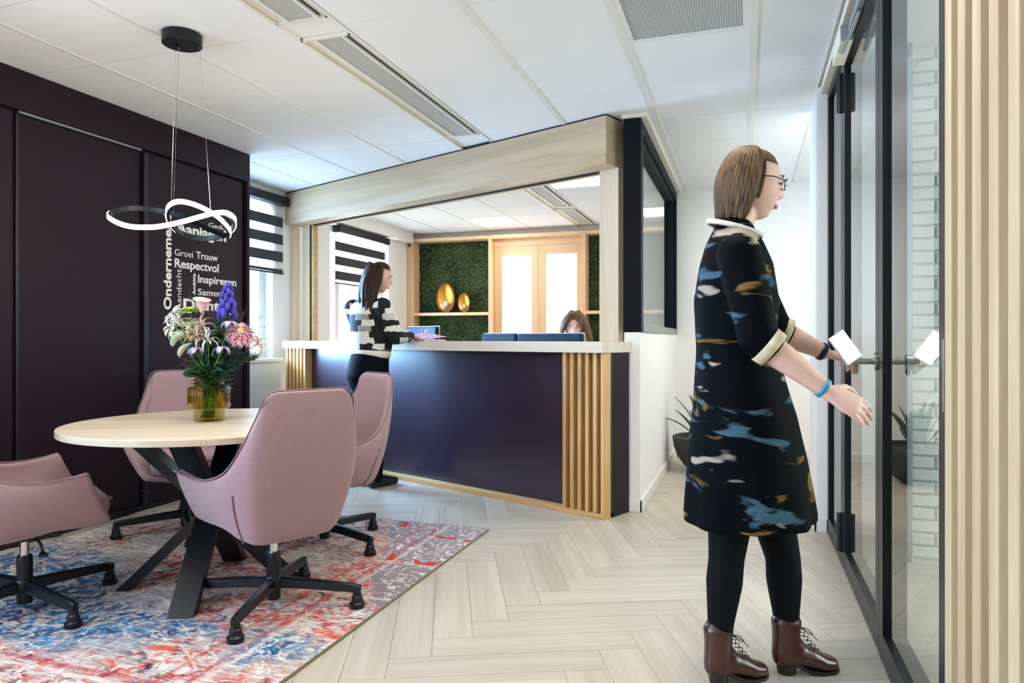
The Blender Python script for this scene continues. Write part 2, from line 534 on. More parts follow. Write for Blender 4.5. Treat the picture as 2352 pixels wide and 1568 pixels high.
# ---------------------------------------------------------------- mesh helpers
class MB:
    def __init__(self):
        self.bm = bmesh.new()

    def box(self, x0, x1, y0, y1, z0, z1, bev=0.0):
        r = bmesh.ops.create_cube(self.bm, size=1.0)
        vs_ = r['verts']
        for v in vs_:
            v.co = V((x0 + (v.co.x + .5) * (x1 - x0), y0 + (v.co.y + .5) * (y1 - y0), z0 + (v.co.z + .5) * (z1 - z0)))
        if bev:
            es = list({e for v in vs_ for e in v.link_edges})
            bmesh.ops.bevel(self.bm, geom=es, offset=bev, segments=2, affect='EDGES', profile=0.6)
        return self

    def ring(self, pts):
        return [self.bm.verts.new(p) for p in pts]

    def skin(self, rings, closed=True, cap0=True, cap1=True):
        n = len(rings[0])
        for a, b in zip(rings, rings[1:]):
            for i in range(n if closed else n - 1):
                j = (i + 1) % n
                self.bm.faces.new((a[i], a[j], b[j], b[i]))
        if cap0:
            self.bm.faces.new(list(reversed(rings[0])))
        if cap1:
            self.bm.faces.new(rings[-1])
        return self

    def lathe(self, prof, n=24, c=(0, 0, 0), cap0=True, cap1=True, ribs=0, amp=0.0):
        rings = []
        for r, z in prof:
            pts = []
            for i in range(n):
                a = 2 * pi * i / n
                rr = r * (1 + (amp * cos(ribs * a) if ribs else 0))
                pts.append((c[0] + rr * cos(a), c[1] + rr * sin(a), c[2] + z))
            rings.append(self.ring(pts))
        return self.skin(rings, True, cap0, cap1)

    def cyl(self, c, r, z0, z1, n=20):
        return self.lathe([(r, z0), (r, z1)], n, c)

    def tube(self, pts, rad, n=8, closed=False):
        """round tube along points; rad is a number or one number per point"""
        pts = [V(p) for p in pts]
        m = len(pts)
        rr = [rad] * m if isinstance(rad, (int, float)) else rad
        rings = []
        prev = None
        for i, p in enumerate(pts):
            if closed:
                t = (pts[(i + 1) % m] - pts[i - 1]).normalized()
            else:
                t = (pts[min(i + 1, m - 1)] - pts[max(i - 1, 0)]).normalized()
            if prev is None:
                s = t.orthogonal().normalized()
            else:
                s = (prev - t * prev.dot(t))
                s = s.normalized() if s.length > 1e-6 else t.orthogonal().normalized()
            prev = s
            b = t.cross(s)
            rings.append(self.ring([p + (s * cos(2 * pi * k / n) + b * sin(2 * pi * k / n)) * rr[i] for k in range(n)]))
        if closed:
            rings.append(rings[0])
            return self.skin(rings, True, False, False)
        return self.skin(rings)

    def loft(self, pts, radii, side=(1, 0, 0), n=16, round_ends=(True, True), power=2.0):
        """elliptical sections: radii = (half width along `side`, half depth)"""
        pts = [V(p) for p in pts]
        side = V(side).normalized()
        m = len(pts)
        P, R, T = [], [], []
        for i, p in enumerate(pts):
            t = (pts[min(i + 1, m - 1)] - pts[max(i - 1, 0)]).normalized()
            r = radii[i]
            r = (r, r) if isinstance(r, (int, float)) else r
            P.append(p)
            R.append(r)
            T.append(t)
        if round_ends[0]:
            e = min(R[0])
            for k, q in ((1, 0.75), (0.6, 0.9)):
                pass
            P = [P[0] - T[0] * e * 0.75, P[0] - T[0] * e * 0.45] + P
            R = [(R[0][0] * .35, R[0][1] * .35), (R[0][0] * .8, R[0][1] * .8)] + R
            T = [T[0], T[0]] + T
        if round_ends[1]:
            e = min(R[-1])
            P = P + [P[-1] + T[-1] * e * 0.45, P[-1] + T[-1] * e * 0.75]
            R = R + [(R[-1][0] * .8, R[-1][1] * .8), (R[-1][0] * .35, R[-1][1] * .35)]
            T = T + [T[-1], T[-1]]
        rings = []
        for p, r, t in zip(P, R, T):
            s = side - t * side.dot(t)
            if s.length < 1e-4:
                s = t.orthogonal()
            s.normalize()
            b = t.cross(s)
            ring = []
            for k in range(n):
                a = 2 * pi * k / n
                ca, sa = cos(a), sin(a)
                if power != 2.0:
                    ca = (abs(ca) ** (2 / power)) * (1 if ca >= 0 else -1)
                    sa = (abs(sa) ** (2 / power)) * (1 if sa >= 0 else -1)
                ring.append(p + s * (r[0] * ca) + b * (r[1] * sa))
            rings.append(self.ring(ring))
        return self.skin(rings)

    def quad(self, a, b, c, d):
        self.bm.faces.new([self.bm.verts.new(p) for p in (a, b, c, d)])
        return self

    def poly(self, pts, z0, z1):
        """prism from an xy outline"""
        a = self.ring([(p[0], p[1], z0) for p in pts])
        b = self.ring([(p[0], p[1], z1) for p in pts])
        return self.skin([a, b])

    def xform(self, mat):
        bmesh.ops.transform(self.bm, matrix=mat, verts=self.bm.verts)
        return self

    def mesh(self, name, material, smooth=False):
        bmesh.ops.recalc_face_normals(self.bm, faces=self.bm.faces)
        me = bpy.data.meshes.new(name)
        self.bm.to_mesh(me)
        self.bm.free()
        if material is not None:
            me.materials.append(M[material] if isinstance(material, str) else material)
        if smooth:
            for p in me.polygons:
                p.use_smooth = True
        return me

    def build(self, name, material, parent=None, loc=(0, 0, 0), rotz=0.0, smooth=False):
        return link(name, self.mesh(name, material, smooth), parent, loc, rotz)


def link(name, data, parent=None, loc=(0, 0, 0), rotz=0.0):
    o = bpy.data.objects.new(name, data)
    COL.objects.link(o)
    o.location = loc
    o.rotation_euler = (0, 0, rotz)
    if parent is not None:
        o.parent = parent
    return o


def tag(o, label=None, cat=None, group=None, kind=None):
    if label:
        o['label'] = label
    if cat:
        o['category'] = cat
    if group:
        o['group'] = group
    if kind:
        o['kind'] = kind
    return o


def thing(name, label, cat, loc=(0, 0, 0), rotz=0.0, group=None):
    o = link(name, None, None, loc, rotz)
    return tag(o, label, cat, group)


def struct(o, label):
    return tag(o, label, None, None, 'structure')


def auto_smooth(o, angle=40):
    me = o.data
    for p in me.polygons:
        p.use_smooth = True
    lim = cos(radians(angle))
    bm = bmesh.new()
    bm.from_mesh(me)
    for e in bm.edges:
        if len(e.link_faces) == 2 and e.link_faces[0].normal.dot(e.link_faces[1].normal) < lim:
            e.smooth = False
    bm.to_mesh(me)
    bm.free()
    return o


def baked(o, mods):
    """apply modifiers (list of (type, settings)) to a mesh object without operators"""
    for k, st in mods:
        md = o.modifiers.new(k.lower(), k)
        for a, b in st.items():
            setattr(md, a, b)
    bpy.context.view_layer.update()
    dg = bpy.context.evaluated_depsgraph_get()
    me = bpy.data.meshes.new_from_object(o.evaluated_get(dg))
    old = o.data
    mats = list(old.materials)
    o.modifiers.clear()
    o.data = me
    if not me.materials:
        for mt in mats:
            me.materials.append(mt)
    return o


def copy_tree(o, parent=None):
    c = o.copy()
    COL.objects.link(c)
    c.parent = parent
    for ch in list(o.children):
        copy_tree(ch, c)
    return c


def spline(pts, per=6, closed=False):
    """Catmull-Rom through points"""
    pts = [V(p) for p in pts]
    n = len(pts)
    out = []
    rng = range(n) if closed else range(n - 1)
    for i in rng:
        p0 = pts[(i - 1) % n] if closed or i > 0 else pts[0] * 2 - pts[1]
        p1 = pts[i]
        p2 = pts[(i + 1) % n]
        p3 = pts[(i + 2) % n] if closed or i + 2 < n else pts[-1] * 2 - pts[-2]
        for k in range(per):
            t = k / per
            out.append(0.5 * ((2 * p1) + (p2 - p0) * t + (2 * p0 - 5 * p1 + 4 * p2 - p3) * t * t + (3 * p1 - p0 - 3 * p2 + p3) * t ** 3))
    if not closed:
        out.append(pts[-1])
    return out


# the camera's pinhole, used only to turn measured picture points into real room positions
_F, _YAW = 1618.0, radians(18.42)


def ray(u, v):
    x, z = (u - 1176) / _F, (779 - v) / _F
    return V((-sin(_YAW) + cos(_YAW) * x, cos(_YAW) + sin(_YAW) * x, z))


def at_d(u, v, d):
    return V((0, 0, 1.1)) + ray(u, v) * d


def at_y(u, v, y):
    r = ray(u, v)
    return V((0, 0, 1.1)) + r * (y / r.y)


def at_plane(u, v, p, n):
    r = ray(u, v)
    t = (p[0] * n[0] + p[1] * n[1]) / (r.x * n[0] + r.y * n[1])
    return V((0, 0, 1.1)) + r * t


def project(p):
    d = -sin(_YAW) * p[0] + cos(_YAW) * p[1]
    r = cos(_YAW) * p[0] + sin(_YAW) * p[1]
    if d < 0.05:
        return None
    return (1176 + _F * r / d, 779 - _F * (p[2] - 1.1) / d)


# ---------------------------------------------------------------- floor
fl = MB().box(-4.7, 3.4, -2.9, 9.2, -0.12, -0.004).build('floor', 'plank_base')
struct(fl, 'pale oak herringbone plank floor running under the whole office')
PW, PL = 0.147, 0.735
pdir, qdir = V((0.3990, -0.9170, 0)), V((0.9170, 0.3990, 0))
C0 = pdir * (-2.606) + qdir * 0.086
plank_me = MB().box(-PL / 2 + .0008, PL / 2 - .0008, -PW / 2 + .0008, PW / 2 - .0008, -0.006, 0.0).mesh('plank', 'plank')
cand = []
for rp in range(-40, 40):
    for m_ in range(-6, 7):
        h = rp + 10 * m_
        # plank along q in row rp (row y in [-1-rp, -rp))
        cq, cp = (h + 2.5) * PW, (-0.5 - rp) * PW
        cand.append((C0 + qdir * cq + pdir * cp, qdir))
        # plank along p in column x = rp
        lo = rp - 9 + 10 * m_
        cand.append((C0 + qdir * ((rp + .5) * PW) + pdir * ((-1 - (lo + 2)) * PW + PW * 0.5), pdir))
vis, rest = [], []
for c, d in cand:
    if not (-4.6 < c.x < 2.6 and 0.3 < c.y < 7.2):
        continue
    if c.x < -3.7 and c.y < 4.4:
        continue
    sc_, inframe = 0, False
    for k in (-1, -0.5, 0, 0.5, 1):
        q = project(c + d * (PL / 2 * k))
        if q and -30 < q[0] < 2382 and q[1] < 1590:
            inframe = True
    under = -3.55 < c.x < -1.45 and c.y < 3.75
    behind = (c - V((-.82, 4.235, 0))).dot(V((.3788, .9255, 0))) > 0.35 and c.x < -1.15
    if inframe and not under and not behind and c.x < 0.75:
        vis.append((c.length, c, d))
    elif not behind:
        rest.append((c, d))
vis.sort(key=lambda t: t[0])
for _, c, d in vis[300:]:
    rest.append((c, d))
for i, (_, c, d) in enumerate(vis[:300]):
    link('plank', plank_me, fl, (c.x, c.y, 0), atan2(d.y, d.x))
mb = MB()
for c, d in rest:
    a, b = d * (PL / 2 - .0008), V((-d.y, d.x, 0)) * (PW / 2 - .0008)
    mb.poly([(c - a - b)[:2], (c + a - b)[:2], (c + a + b)[:2], (c - a + b)[:2]], -0.006, -0.0004)
tag(mb.build('plank_field', 'plank', fl), kind='stuff')

# ---------------------------------------------------------------- ceiling
ce = MB().box(-4.7, 3.4, -2.9, 9.2, CEIL + 0.02, CEIL + 0.12).build('ceiling', 'tile')
struct(ce, 'white suspended ceiling of square tiles with cream bars')
colsx = [(-4.42, -3.83), (-3.83, -3.23), (-3.23, -2.645), (-2.645, -2.045), (-1.765, -1.16), (-1.16, -0.56), (-0.56, 0.03), (0.03, 0.40)]
rows = [2.2 - .62 * 7 + 0.62 * k for k in range(18)]
LED_CELLS = {(2, 16), (5, 16), (4, 13), (2, 4), (4, 6), (5, 2), (2, 1), (6, 7)}
RETURN_CELL = (6, 8)
for ci, (xa, xb) in enumerate(colsx):
    w, hb = xb - xa, (0.016 if ci < 4 else 0.020)
    me = MB().box(-w / 2 + hb * .6, w / 2 - hb * .6, -0.308, 0.308, 0, 0.022, 0.003).mesh('ceiling_tile', 'tile')
    for ri, y in enumerate(rows):
        if (ci, ri) in LED_CELLS or (ci, ri) == RETURN_CELL:
            continue
        if y > 8.4 and ci > 5:
            continue
        link('ceiling_tile', me, ce, ((xa + xb) / 2, y + .31, CEIL))
for xk, wk in ((-3.83, .026), (-3.23, .026), (-2.645, .026), (-2.045, .016), (-1.765, .016), (-1.16, .038), (-0.56, .044), (0.03, .044)):
    MB().box(xk - wk / 2, xk + wk / 2, -2.3, 9.0, CEIL - 0.004, CEIL + 0.02, .002).build('ceiling_bar', 'tbar', ce)
# white strip between the linear vents
MB().box(-2.037, -1.773, -2.3, 9.0, CEIL + 0.012, CEIL + 0.02).build('ceiling_strip', 'tile', ce)
# wider corridor end, right of the pier
MB().box(0.40, 1.0, 4.85, 6.95, CEIL + .012, CEIL + .02).build('ceiling_strip', 'tile', ce)


def ceiling_light(x0, x1, y0, label, lm='led'):
    t = thing('ceiling_light', label, 'ceiling light', ((x0 + x1) / 2, y0 + .31, CEIL), group='recessed light panels')
    w = (x1 - x0) / 2 - .012
    f = MB()
    for a in ((-w, w, -.3, -.285), (-w, w, .285, .3), (-w, -w + .015, -.285, .285), (w - .015, w, -.285, .285)):
        f.box(a[0], a[1], a[2], a[3], -.002, .02)
    f.build('light_frame', 'tbar', t)
    MB().box(-w + .015, w - .015, -.285, .285, 0.004, 0.02).build('diffuser', lm, t)


for (ci, ri), lb in (((2, 16), 'lit square ceiling panel over the green moss wall, in front of the glazed doors'),
                     ((5, 16), 'lit square ceiling panel seen through the black framed interior window'),
                     ((4, 13), 'lit square ceiling panel just behind the wooden beam at its right end'),
                     ((2, 4), 'lit square ceiling panel above the near end of the rug, out of view'),
                     ((4, 6), 'lit square ceiling panel above the open floor right of the rug, out of view'),
                     ((5, 2), 'lit square ceiling panel far behind the viewer on the right, out of view'),
                     ((2, 1), 'lit square ceiling panel far behind the viewer on the left, out of view'),
                     ((6, 7), 'lit square ceiling panel next to the perforated return grille, out of view')):
    ceiling_light(colsx[ci][0], colsx[ci][1], rows[ri], lb, 'led_reception' if ri > 12 else ('led_front' if ri > 5 else 'led'))


def linear_vent(y0, y1, label):
    t = thing('ceiling_vent', label, 'vent', (-1.905, y0, CEIL), group='linear ceiling vents')
    L = y1 - y0
    h = MB()
    x = -.132
    h.box(x, x + .006, 0, L, -.006, .012).box(x, x + .262, 0, .014, -.006, .01).box(x, x + .262, L - .014, L, -.006, .01)
    h.box(x + .256, x + .262, 0, L, -.006, .012)
    h.build('vent_frame', 'vent_cream', t)
    MB().box(x + .006, x + .062, .014, L - .014, .004, .012).build('cream_channel', 'vent_cream', t)
    MB().box(x + .062, x + .074, .014, L - .014, -.008, .012).box(x + .214, x + .226, .014, L - .014, -.008, .012).build('vent_lip', 'skirting', t)
    MB().box(x + .074, x + .214, .014, L - .014, .000, .010).build('perforated_plate', 'perf', t)
    MB().box(x + .226, x + .256, .014, L - .014, .008, .012).build('dark_slot', 'vent_dark', t)


linear_vent(1.01, 2.72, 'long perforated ceiling vent cut off by the top of the picture')
linear_vent(2.90, 4.61, 'long perforated ceiling vent between the pendant lamp and the wooden beam')
linear_vent(5.60, 7.42, 'long perforated ceiling vent just behind the wooden beam')
linear_vent(7.58, 8.60, 'short perforated ceiling vent ending at the beech wall unit')

ceiling_light(0.50, 0.98, 4.90, 'unseen light panel added to brighten the corridor, just behind the white pier', 'bend_fill')  # added hidden behind the pier, only to brighten the corridor
t = thing('return_grille', 'square perforated return air grille in the ceiling at the top edge', 'grille', (-0.265, 3.13, CEIL))
f = MB()
for a in ((-.275, .275, -.305, -.28), (-.275, .275, .28, .305), (-.275, -.25, -.28, .28), (.25, .275, -.28, .28)):
    f.box(a[0], a[1], a[2], a[3], -.003, .02)
f.build('grille_frame', 'skirting', t)
MB().box(-.25, .25, -.28, .28, .002, .012).build('perforated_plate', 'perf_fine', t)


# ---------------------------------------------------------------- walls
def wall_with_holes(name, mat, axis, p0, p1, a0, a1, z0, z1, holes, label):
    """wall across `axis` (0: thin in x, runs along y; 1: thin in y, runs along x)"""
    mb_ = MB()

    def bx(u0, u1, w0, w1):
        if u1 - u0 < 1e-4 or w1 - w0 < 1e-4:
            return
        if axis == 0:
            mb_.box(p0, p1, u0, u1, w0, w1)
        else:
            mb_.box(u0, u1, p0, p1, w0, w1)
    cur = a0
    for (h0, h1, g0, g1) in sorted(holes):
        bx(cur, h0, z0, z1)
        bx(h0, h1, z0, g0)
        bx(h0, h1, g1, z1)
        cur = h1
    bx(cur, a1, z0, z1)
    return struct(mb_.build(name, mat), label)


wall_with_holes('wall_left', 'white_wall', 0, -4.55, -4.30, -2.9, 6.0, 0, CEIL + .02,
                [(-2.2, 0.8, .92, 2.40), (4.30, 5.67, .92, 2.40)], 'white outside wall with the tall windows, left of the counter')
wall_with_holes('wall_reception', 'white_wall', 0, -4.60, -4.40, 6.0, 9.1, 0, CEIL + .02,
                [(6.80, 8.15, .92, 2.40)], 'white outside wall with a window behind the counter')
struct(MB().box(-4.40, -4.28, 6.0, 8.62, 2.40, CEIL + .02).build('trim_1', 'white_wall'), 'white boxed pelmet under the ceiling above the blind behind the counter')
struct(MB().box(-4.6, -0.66, 8.86, 9.1, 0, CEIL + .02).build('wall_back', 'white_wall'), 'white back wall behind the beech wall unit')
wl = MB().box(-0.745, -0.645, 4.52, 6.96, 0, 1.145).box(-0.75, -0.65, 6.96, 8.9, 0, CEIL + .02)
struct(wl.build('wall_corridor', 'white_wall'), 'white half height wall under the black framed interior window')
struct(MB().box(-0.76, 1.2, 6.96, 7.1, 0, CEIL + .02).build('wall_end', 'white_wall'), 'pale end wall of the corridor behind the potted plant')
struct(MB().box(0.381, 0.80, 4.385, 4.83, 0, CEIL + .02).build('wall_pier', 'white_wall'), 'narrow white pier at the far end of the glass partition')
struct(MB().box(1.0, 1.15, 4.80, 7.0, 0, CEIL + .02).build('wall_corner', 'white_wall'), 'white wall of the corridor bend behind the pier')
struct(MB().box(0.80, 3.4, 4.385, 4.6, 0, CEIL + .02).build('wall_meeting', 'grey_wall'), 'pale far wall of the meeting room behind the glass')
wall_with_holes('wall_far_right', 'grey_wall', 0, 3.25, 3.4, -0.2, 4.5, 0, CEIL + .02, [(1.6, 3.8, .8, 2.3)], 'outside wall of the meeting room, out of view')
struct(MB().box(0.48, 3.4, -0.35, -0.2, 0, CEIL + .02).build('wall_meeting_near', 'grey_wall'), 'near wall of the meeting room, out of view')
wall_with_holes('wall_behind', 'white_wall', 1, -2.9, -2.65, -4.6, 0.6, 0, CEIL + .02, [], 'white wall behind the viewer, out of view')

# white painted brick pier inside the meeting room, seen through the glass
bw = MB().box(0.772, 1.70, 3.915, 4.385, 0, CEIL + .02).build('wall_brick', 'grey_wall')
struct(bw, 'white painted brick pier seen through the near glass pane')
BL, BH = 0.215, 0.0625
bricks = {}
for full in (0, 1, 2):
    w = (BL - .012, BL / 2 - .012, .40)[full]
    bricks[full] = MB().box(-w / 2, w / 2, -.012, .006, -.0255, .0255, .004).mesh('brick', 'grey_wall')
for r_ in range(40):
    z = .03 + r_ * BH
    x = 0.765
    first = r_ % 2 == 1
    while x < 1.68:
        w = BL / 2 if first else BL
        if x + w <= 1.70:
            o = link('brick', bricks[1 if first else 0], bw, (x + w / 2, 3.912 - rnd.random() * .003, z + BH / 2))
        x += w
        first = False


def baseboard(name, pts, label, h=.075, th=.014):
    mb_ = MB()
    for (x0, y0, x1, y1) in pts:
        mb_.box(min(x0, x1), max(x0, x1), min(y0, y1), max(y0, y1), 0, h, .003)
    return struct(mb_.build(name, 'skirting'), label)


baseboard('baseboard_corridor', [(-.645, 4.506, -.631, 6.95), (-.757, 4.506, -.631, 4.522)], 'white skirting along the half wall of the corridor')
baseboard('baseboard_end', [(-.64, 6.946, 1.0, 6.96)], 'white skirting along the corridor end wall')
baseboard('baseboard_pier', [(.367, 4.371, .434, 4.386), (.367, 4.371, .382, 4.84)], 'white skirting around the narrow pier')


# ---------------------------------------------------------------- windows of the outside wall
def outside_window(name, xw, y0, y1, z0, z1, mull, label, sill):
    w = link(name, None)
    struct(w, label)
    fr = MB()
    a, b = xw - .06, xw
    for bx in ((y0, y0 + .07, z0, z1), (y1 - .07, y1, z0, z1), (y0 + .07, y1 - .07, z0, z0 + .07), (y0 + .07, y1 - .07, z1 - .07, z1)):
        fr.box(a, b, bx[0], bx[1], bx[2], bx[3], .006)
    for m_ in mull:
        fr.box(a, b, m_ - .04, m_ + .04, z0 + .07, z1 - .07, .006)
    fr.build('window_frame', 'skirting', w)
    MB().box(xw - .036, xw - .030, y0 + .06, y1 - .06, z0 + .06, z1 - .06).build('pane', 'window_glass', w)
    if sill:
        MB().box(*sill, .004).build('window_sill', 'skirting', w)
    return w


outside_window('window_1', -4.40, 4.30, 5.67, .92, 2.40, [4.95], 'tall window with a half drawn striped blind beside the counter', (-4.40, -4.095, 4.2, 5.55, .895, .925))
outside_window('window_2', -4.50, 6.80, 8.15, .92, 2.40, [7.1], 'window behind the counter under the second striped blind', (-4.5, -4.33, 6.7, 8.3, .895, .925))
outside_window('window_3', -4.40, -2.2, 0.8, .92, 2.40, [-.7], 'wide window of the outside wall, out of view', None)
struct(MB().box(-4.302, -4.12, 4.2, 5.55, 0.0, .894).build('trim_2', 'skirting'), 'pale boxed panel under the window sill left of the counter')


def zebra_blind(name, x, y0, y1, ztop, zbot, bands, label):
    t = thing(name, label, 'blind', (x, (y0 + y1) / 2, ztop), group='striped roller blinds')
    hw = (y1 - y0) / 2
    MB().box(-.01, .085, -hw - .02, hw + .02, -.085, 0, .012).build('cassette', 'black', t)
    for (za, zb) in bands:
        MB().box(.016, .0185, -hw, hw, zb - ztop, za - ztop).build('dark_band', 'blind_dark', t)
    MB().box(.010, .026, -hw - .006, hw + .006, zbot - ztop - .012, zbot - ztop + .004, .004).build('bottom_bar', 'black', t)
    MB().box(.0150, .0155, -hw + .001, hw - .001, zbot - ztop, -.08).build('sheer_fabric', 'sheer', t)
    for s_ in (-1, 1):
        MB().tube([(.02, s_ * hw + .012 * s_, -.08), (.02, s_ * hw + .012 * s_, zbot - ztop)], .0016, 6).build('side_cord', 'skirting', t)
    return t


zebra_blind('roller_blind', -4.30, 4.35, 5.80, 2.475, 1.742, [(2.280, 2.185), (2.112, 2.017), (1.944, 1.849), (1.776, 1.748)],
            'black and sheer striped roller blind beside the dark cabinet')
zebra_blind('roller_blind', -4.40, 6.88, 8.02, 2.385, 1.738, [(2.205, 2.107), (2.040, 1.942), (1.872, 1.774)],
            'black and sheer striped roller blind behind the counter, next to the moss wall')


# ---------------------------------------------------------------- reception counter (local x to the right along its front, y into the room)
CO = V((-0.82, 4.235, 0))
CROT = atan2(-.3788, .9255)
E1, E2 = V((-.9255, .3788, 0)), V((.3788, .9255, 0))


def cpt(s_, t_, z):
    p = CO + E1 * s_ + E2 * t_
    return V((p.x, p.y, z))


ct = thing('reception_counter', 'dark purple reception counter with oak slats and pale oak top', 'counter', CO, CROT)
MB().box(-3.52, 0, 0, .072, .0, .032, .002).build('plinth_board', 'ply_oak', ct)
slat_me = MB().box(-.0135, .0135, 0, .071, .033, 1.016, .0015).mesh('slat', 'slat_oak')
for k in range(6):
    link('slat', slat_me, ct, (-.0136 - k * .0578, 0.001, 0))
for k in range(6):
    link('slat', slat_me, ct, (-3.508 + k * .0578, 0.001, 0))
MB().box(-3.205, -.305, .073, .095, .032, 1.016).build('front_panel', 'purple_satin', ct)
MB().box(-.304, -.0005, .073, .095, .032, 1.016).build('slat_backing', 'purple_dark', ct)
MB().box(-3.52, -3.206, .073, .095, .032, 1.016).build('slat_backing', 'purple_dark', ct)
MB().box(-.03, 0.0, .0965, .285, 0, 1.016).build('side_panel', 'purple', ct)
MB().box(-3.535, .005, -.03, .36, 1.017, 1.085, .003).build('counter_top', 'counter_oak', ct)
MB().box(-3.40, -.52, .37, 1.15, .72, .745, .002).build('desk_top', 'beam_oak', ct)
for x in (-3.35, -1.8, -.56):
    MB().box(x - .012, x + .012, .40, 1.10, 0, .719).build('desk_support', 'skirting', ct)
MB().box(-3.52, -.035, .0965, .12, 0.032, 1.016).build('carcass', 'purple_dark', ct)

# ---------------------------------------------------------------- wooden opening above the counter
pf = thing('counter_portal', 'pale oak beam and posts framing the opening above the counter', 'frame', CO, CROT)
MB().box(-3.83, -.108, .186, .392, 2.222, 2.528, .0015).build('beam', 'beam_oak', pf)
MB().box(-.256, -.108, .332, .392, 1.086, 2.2215, .0015).build('post', 'post_oak', pf)
MB().box(-3.835, -3.775, .25, .31, 1.086, 2.2215, .0015).build('post', 'post_oak', pf)
MB().box(-3.775, -3.66, .345, .42, 1.086, 2.2215, .0015).build('post', 'post_oak', pf)
MB().box(-3.60, -.257, .346, .372, 2.2125, 2.2215).build('shutter_rail', 'black_gap', pf)
MB().box(-3.658, -3.635, .35, .39, 1.086, 2.2215).build('shutter_rail', 'black_gap', pf)
MB().box(-3.634, -3.60, .352, .40, 1.086, 2.2215).build('shutter_stop', 'ply_oak', pf)
MB().box(-3.63, -.257, .376, .392, 2.206, 2.2215).build('shutter_stop', 'ply_oak', pf)
MB().box(-3.83, -.112, .192, .386, 2.528, 2.545).build('gap_shade_strip', 'black_gap', pf)  # solid black strip painted in as the shade between beam and ceiling

# ---------------------------------------------------------------- black framed interior window above the half wall
iw = struct(link('window_4', None), 'black framed interior window on the white half wall beside the counter')
f = MB()
f.box(-.752, -.638, 4.515, 4.62, 1.148, 2.512, .003)
f.box(-.752, -.638, 6.86, 6.955, 1.148, 2.512, .003)
f.box(-.752, -.638, 4.62, 6.86, 2.43, 2.512, .003)
f.build('window_frame', 'dark_frame', iw)
MB().box(-.735, -.66, 4.62, 6.86, 2.385, 2.43).box(-.735, -.66, 4.62, 4.66, 1.20, 2.385).box(-.735, -.66, 6.82, 6.86, 1.20, 2.385).build('window_bead', 'dark_frame', iw)
MB().box(-.755, -.636, 4.62, 6.86, 1.146, 1.20, .003).build('window_sill', plain('grey_green_sill', (136, 138, 126), 0.5), iw)
MB().box(-.70, -.693, 4.64, 6.84, 1.19, 2.40).build('pane', 'glass', iw)
struct(MB().box(-.76, -.60, 4.50, 6.96, 2.513, CEIL - .001, .002).build('trim_3', 'vent_cream'), 'cream edge strip under the ceiling above the black interior window')

# ---------------------------------------------------------------- steel framed glass partition with door
XF, XB = 0.437, 0.512


def leaf_frame(y0, y1, zb, zt, st, rb, rt, x0=XF, x1=XB):
    m_ = MB()
    m_.box(x0, x1, y0, y0 + st, zb, zt, .002).box(x0, x1, y1 - st, y1, zb, zt, .002)
    m_.box(x0, x1, y0 + st, y1 - st, zb, zb + rb, .002).box(x0, x1, y0 + st, y1 - st, zt - rt, zt, .002)
    return m_


dr = struct(link('door_1', None), 'black steel framed glass door that the walking woman reaches for')
leaf_frame(2.735, 3.708, .008, 2.450, .068, .092, .066).build('door_frame', 'frame_black', dr)
MB().box(.4515, .4585, 2.80, 3.645, .095, 2.388).build('pane', 'glass', dr)
for z0 in (.085, 2.19):
    h = MB().cyl((.424, 3.71, 0), .0135, z0, z0 + .088, 14).cyl((.424, 3.71, 0), .0135, z0 + .091, z0 + .18, 14)
    h.box(.424, .437, 3.69, 3.73, z0, z0 + .18)
    auto_smooth(h.build('hinge', 'black', dr))
hd = MB()
hz, hy = 1.022, 2.768
hd.bm.verts.ensure_lookup_table()


def xcyl(mb_, x0, x1, y, z, r, n=20):
    a = mb_.ring([(x0, y + r * cos(2 * pi * k / n), z + r * sin(2 * pi * k / n)) for k in range(n)])
    b = mb_.ring([(x1, y + r * cos(2 * pi * k / n), z + r * sin(2 * pi * k / n)) for k in range(n)])
    mb_.skin([a, b])


xcyl(hd, .428, .437, hy, hz, .031)
xcyl(hd, .376, .428, hy, hz, .0105)
xcyl(hd, .400, .404, hy, hz, .0125)
xcyl(hd, .358, .376, hy, hz, .024)
auto_smooth(hd.build('door_knob', 'steel', dr))
h2 = MB()
xcyl(h2, .512, .521, hy, hz, .031)
xcyl(h2, .521, .566, hy, hz, .0105)
h2.tube([(.560, hy - .005, hz), (.564, hy + .03, hz), (.564, hy + .14, hz)], .0105, 12)
auto_smooth(h2.build('door_lever', 'steel', dr))
lk = MB().box(.4355, .4375, 1.872, 1.884, .93, 1.10)

fx = struct(link('window_5', None), 'fixed glass strip between the door hinges and the white pier')
leaf_frame(3.712, 4.382, .002, 2.500, .066, .093, .048).build('window_frame', 'frame_black', fx)
MB().box(.4515, .4585, 3.77, 4.32, .09, 2.46).build('pane', 'glass', fx)
f2 = struct(link('window_6', None), 'fixed glass pane nearest the pale oak slats, with the plant reflected in it')
leaf_frame(1.858, 2.731, .002, 2.500, .068, .093, .048).build('window_frame', 'frame_black', f2)
MB().box(.4515, .4585, 1.92, 2.67, .09, 2.46).build('pane', 'glass', f2)
lk.build('lock_plate', 'steel', f2)
struct(MB().box(XF, XB, 2.731, 3.712, 2.4515, 2.500, .002).build('trim_4', 'frame_black'), 'black steel head rail over the glass door')
struct(MB().box(.402, .55, 1.2, 4.385, 2.501, CEIL + .015, .002).build('trim_5', 'vent_cream'), 'cream strip between the ceiling and the glass partition')

